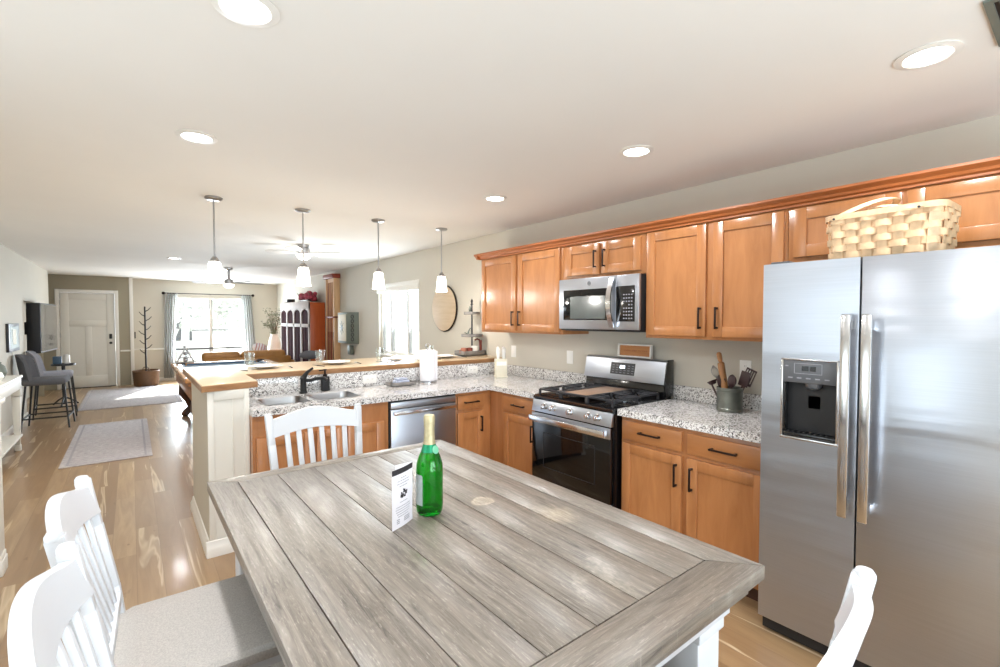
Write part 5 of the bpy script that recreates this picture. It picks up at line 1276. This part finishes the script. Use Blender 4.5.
for s in (-1, 1): B().tube([(0.25 + 0.06 * math.cos(a), 13.25 + s * 0.24, 0.34 + 0.06 * math.sin(a)) for a in [i * PI / 8 for i in range(9)]], 0.009, 8).build('handle', 'basket2', o)
B().tube([(0.07, YF - 0.11, 1.05), (0.07, YF - 0.09, 1.2)], 0.012, 8).box(0.06, 0.08, YF - 0.1, YF, 1.11, 1.13).solo('wall_hook', 'blackm', 'black wall hook on the corner beside the coat rack', 'hook', None, (0.07, YF, 1.05))

# rugs
def rug(x0, x1, y0, y1, lab):
    o = T('faded_rug', lab, 'rug', ((x0 + x1) / 2, (y0 + y1) / 2, 0), 0)
    B().box(x0, x1, y0, y1, 0.0, 0.009, 0.003).build('pile', 'rug', o)
    b = B()
    for q_ in ((x0 + .05, x1 - .05, y0 + .05, y0 + .07), (x0 + .05, x1 - .05, y1 - .07, y1 - .05), (x0 + .05, x0 + .07, y0 + .07, y1 - .07), (x1 - .07, x1 - .05, y0 + .07, y1 - .07)): b.box(q_[0], q_[1], q_[2], q_[3], 0.0085, 0.0095)
    b.build('border_line', 'rugline', o)
rug(-0.60, 0.16, 6.38, 8.80, 'small faded grey rug in the walkway beside the bar')
rug(-0.72, 0.72, 10.2, 13.0, 'large faded grey rug in front of the entry door')

# counter stools
def stool(lab, loc, fab, rz):
    r = T('counter_stool', lab, 'stool', loc, rz, 'grey upholstered stools by the wall')
    b = L(r); b.box(-0.21, 0.23, -0.22, 0.22, 0.60, 0.69, 0.035, seg=3); b.build('seat', fab, r)
    b = L(r); n = 9; rings = []
    for i in range(n + 1):
        a = math.radians(-62 + 124 * i / n); h_ = 1.02 - 0.10 * (i / n * 2 - 1) ** 4
        x, y = -0.02 - 0.22 * math.cos(a), 0.225 * math.sin(a) / math.sin(math.radians(62)) * 0.98
        rings.append([b.bm.verts.new((x + dx - lean, y * (0.93 if dx > 0 else 1), z)) for dx, z, lean in ((0.0, 0.64, 0), (0.045, 0.64, 0), (0.03, h_, 0.05), (-0.005, h_, 0.05))])
    for a_, c_ in zip(rings, rings[1:]):
        for i in range(4): b.bm.faces.new((a_[i], a_[(i + 1) % 4], c_[(i + 1) % 4], c_[i]))
    b.bm.faces.new(rings[0]); b.bm.faces.new(rings[-1]); bmesh.ops.transform(b.bm, matrix=WM[r.name], verts=list(b.bm.verts)); b.build('backrest', fab, r)
    for sx in (-1, 1):
        for sy in (-1, 1): L(r).bar((sx * 0.19 + 0.02, sy * 0.19, 0.60), (sx * 0.24 + 0.02, sy * 0.23, 0.0), 0.022, 0.022, 0.018, 0.018, up=(1, 0, 0)).build('leg', 'blackm', r)
    b = L(r)
    for sy in (-1, 1): b.bar((-0.21, sy * 0.222, 0.16), (0.25, sy * 0.222, 0.16), 0.018, 0.018, up=(0, 0, 1))
    for sx in (-0.21, 0.25): b.bar((sx, -0.222, 0.16), (sx, 0.222, 0.16), 0.018, 0.018, up=(0, 0, 1))
    b.build('footrest', 'blackm', r)
    return r
stool('dark grey upholstered stool, the nearer of the two by the wall', (-0.945, 9.0, 0), 'greyfab', -0.05)
stool('pale-backed grey stool beside the small round table, farther of the two', (-0.96, 9.95, 0), 'greyfab2', 0.05)
# round side table
o = T('bistro_table', 'small round table with dark mosaic top and glass rim behind the stools', 'side table', (-0.93, 11.0, 0))
B().lathe([(0.0, 0), (0.15, 0), (0.16, 0.006), (0.16, 0.03), (0.15, 0.035), (0.0, 0.035)], (-0.93, 11.0, 0.70), 36).build('table_top', 'iron', o)
B().cyl((-0.93, 11.0, 0.03), (-0.93, 11.0, 0.70), 0.025).build('pedestal', 'blackm', o)
for k_ in range(3):
    a = k_ * 2 * PI / 3 + 0.4; B().tube([(-0.93, 11.0, 0.16), (-0.93 + 0.1 * math.cos(a), 11.0 + 0.1 * math.sin(a), 0.1), (-0.93 + 0.19 * math.cos(a), 11.0 + 0.19 * math.sin(a), 0.022)], 0.014, 8).build('foot', 'blackm', o)
b = B().box(-1.055, -0.945, 10.90, 11.01, 0.736, 0.86, 0.006); b.solo('blue_tin', 'slate', 'dark blue square tin on the small round table', 'tin', None, (-1.0, 10.95, 0.736))
B().lathe([(0.035, 0), (0.045, 0.01), (0.04, 0.14), (0.02, 0.16), (0.0, 0.16)], (-0.88, 10.93, 0.736), 20).solo('white_jar', 'ceramic', 'white jar beside the blue tin on the small round table', 'jar', None, (-0.88, 10.93, 0.736))

# television on a swing arm in the recess
o = T('television', 'large black television mounted in the recess of the wall', 'television', (-1.13, 10.7, 0.95))
m_ = Matrix.Translation((-1.10, 10.10, 0.97)) @ Matrix.Rotation(math.radians(-4), 4, 'Z')
B(m_).box(-0.16, 0.0, 0, 1.15, 0, 0.78, 0.006).build('casing', 'blackm', o)
B(m_).box(0.0, 0.003, 0.02, 1.13, 0.025, 0.76).build('screen', 'screen', o)
B().box(-1.55, -1.16, 10.55, 10.7, 1.25, 1.45, 0.004).build('wall_bracket', 'blackm', o)
# picture on the left wall
o = T('framed_picture', 'small dark framed picture on the wall above the console', 'picture', (XL, 8.95, 1.07))
B().box(XL, XL + 0.03, 8.60, 9.30, 1.07, 1.44, 0.003).build('frame', 'iron', o)
B().box(XL + 0.028, XL + 0.032, 8.68, 9.22, 1.11, 1.40).build('mat_board', 'tin', o)
B().box(XL + 0.031, XL + 0.034, 8.84, 9.06, 1.16, 1.36).build('print', 'cream', o)
# console table by the left wall
o = T('console_table', 'white distressed console table against the wall beside the stools', 'console table', (-1.13, 6.9, 0))
KY0, KY1 = 6.25, 7.62; KX0, KX1 = -1.245, -1.00; KZ = 0.86
B().box(KX0, KX1 + 0.01, KY0, KY1, KZ - 0.03, KZ, 0.005).build('top', 'panelw', o)
B().box(KX0 + 0.01, KX1, KY0 + 0.02, KY1 - 0.02, KZ - 0.15, KZ - 0.03, 0.003).build('apron', 'panelw', o)
B().box(KX0 + 0.01, KX1, KY0 + 0.03, KY1 - 0.03, 0.16, 0.185, 0.003).build('lower_shelf', 'panelw', o)
for x in (KX0 + 0.045, KX1 - 0.04):
    for y in (KY0 + 0.05, KY1 - 0.05):
        b = B(); b.bar((x, y, 0.07), (x, y, 0.62), 0.045, 0.045, 0.075, 0.075, bev=0.004).box(x - 0.028, x + 0.028, y - 0.028, y + 0.028, 0, 0.07, 0.006).box(x - 0.04, x + 0.04, y - 0.04, y + 0.04, 0.63, KZ - 0.13, 0.004); b.build('leg', 'panelw', o)
B().lathe([(0.05, 0), (0.075, 0.06), (0.06, 0.13), (0.03, 0.16), (0.035, 0.175), (0.0, 0.175)], (-1.14, 7.3, KZ), 24).solo('grey_vase', 'tin', 'squat grey vase on the white console table', 'vase', None, (-1.14, 7.3, KZ))
B().lathe([(0.04, 0), (0.055, 0.04), (0.04, 0.09), (0.0, 0.10)], (-1.10, 7.0, KZ), 24).solo('round_candle', 'ceramic', 'pale round candle beside the grey vase on the console', 'candle', None, (-1.10, 7.0, KZ))
# white post by the opening on the left
o = T('newel_post', 'white square post with stepped base at the left edge of the photo', 'post', (-0.68, 3.97, 0))
B().box(-0.745, -0.622, 3.91, 4.03, 0, 1.0, 0.003).build('shaft', 'panelw', o)
B().box(-0.755, -0.612, 3.90, 4.04, 0, 0.09, 0.006).box(-0.750, -0.617, 3.905, 4.035, 0.09, 0.12, 0.005).build('base_block', 'trim', o)
B().box(-0.765, -0.602, 3.89, 4.05, 1.0, 1.03, 0.006).build('cap', 'trim', o)

# ------------------------------------------------------------------ outside the windows
B().box(-30, 40, YF + 0.3, 70, -0.6, -0.5).struct('ground_yard', 'ground')
B().box(XR + 0.4, 30, -10, YF + 0.3, -0.6, -0.5).struct('ground_side', 'ground')
o = T('neighbor_house', 'pale grey house with dark window seen through the living room window', 'house', (2.2, 34, -0.5))
B().box(0.2, 3.9, 34, 40, -0.5, 3.2).build('walls', 'siding', o)
B().prism([(-0.2, 3.2), (4.3, 3.2), (2.05, 5.0)], 'Y', 33.6, 40.4).build('roof', 'greyplast', o)
B().box(1.9, 2.9, 33.95, 34.02, 0.2, 2.4).build('house_window', 'greyplast', o)
def tree(x, y, h_, r, lab, seed):
    random.seed(seed); o = T('garden_tree', lab, 'tree', (x, y, -0.5), 0, 'trees seen through the living room window')
    B().tube([(x, y, -0.5), (x + 0.1, y, h_ * 0.4), (x, y, h_ * 0.7)], [0.18, 0.14, 0.06], 8).build('trunk', 'siding', o)
    b = B()
    for i in range(420):
        a = random.random() * 2 * PI; ph = math.acos(random.uniform(-1, 1)); rr_ = r * random.random() ** 0.4
        c_ = Vector((x + rr_ * math.sin(ph) * math.cos(a), y + rr_ * math.sin(ph) * math.sin(a), h_ * 0.68 + rr_ * math.cos(ph) * 1.15)); d_ = Vector([random.uniform(-1, 1) for _ in range(3)]).normalized() * 0.34
        b.bar(c_, c_ + d_, 0.22, 0.01, 0.05, 0.01, up=(random.random(), 1, random.random()))
    b.build('foliage', 'shrub', o)
tree(1.9, 26, 4.0, 1.5, 'leafy tree seen through the left half of the living room window', 1)
tree(4.0, 28, 3.2, 1.3, 'leafy tree seen through the right half of the living room window', 2)
tree(1.2, 30, 3.0, 1.0, 'small tree at the window edge behind the left curtain', 3)
o = T('clothesline_post', 'thin grey T-shaped post standing outside the living room window', 'post', (1.85, 16, -0.5))
B().cyl((1.83, 16, -0.5), (1.83, 16, 1.18), 0.02).build('upright', 'greyplast', o)
B().cyl((1.36, 16, 1.18), (2.30, 16, 1.18), 0.02).build('crossbar', 'greyplast', o)
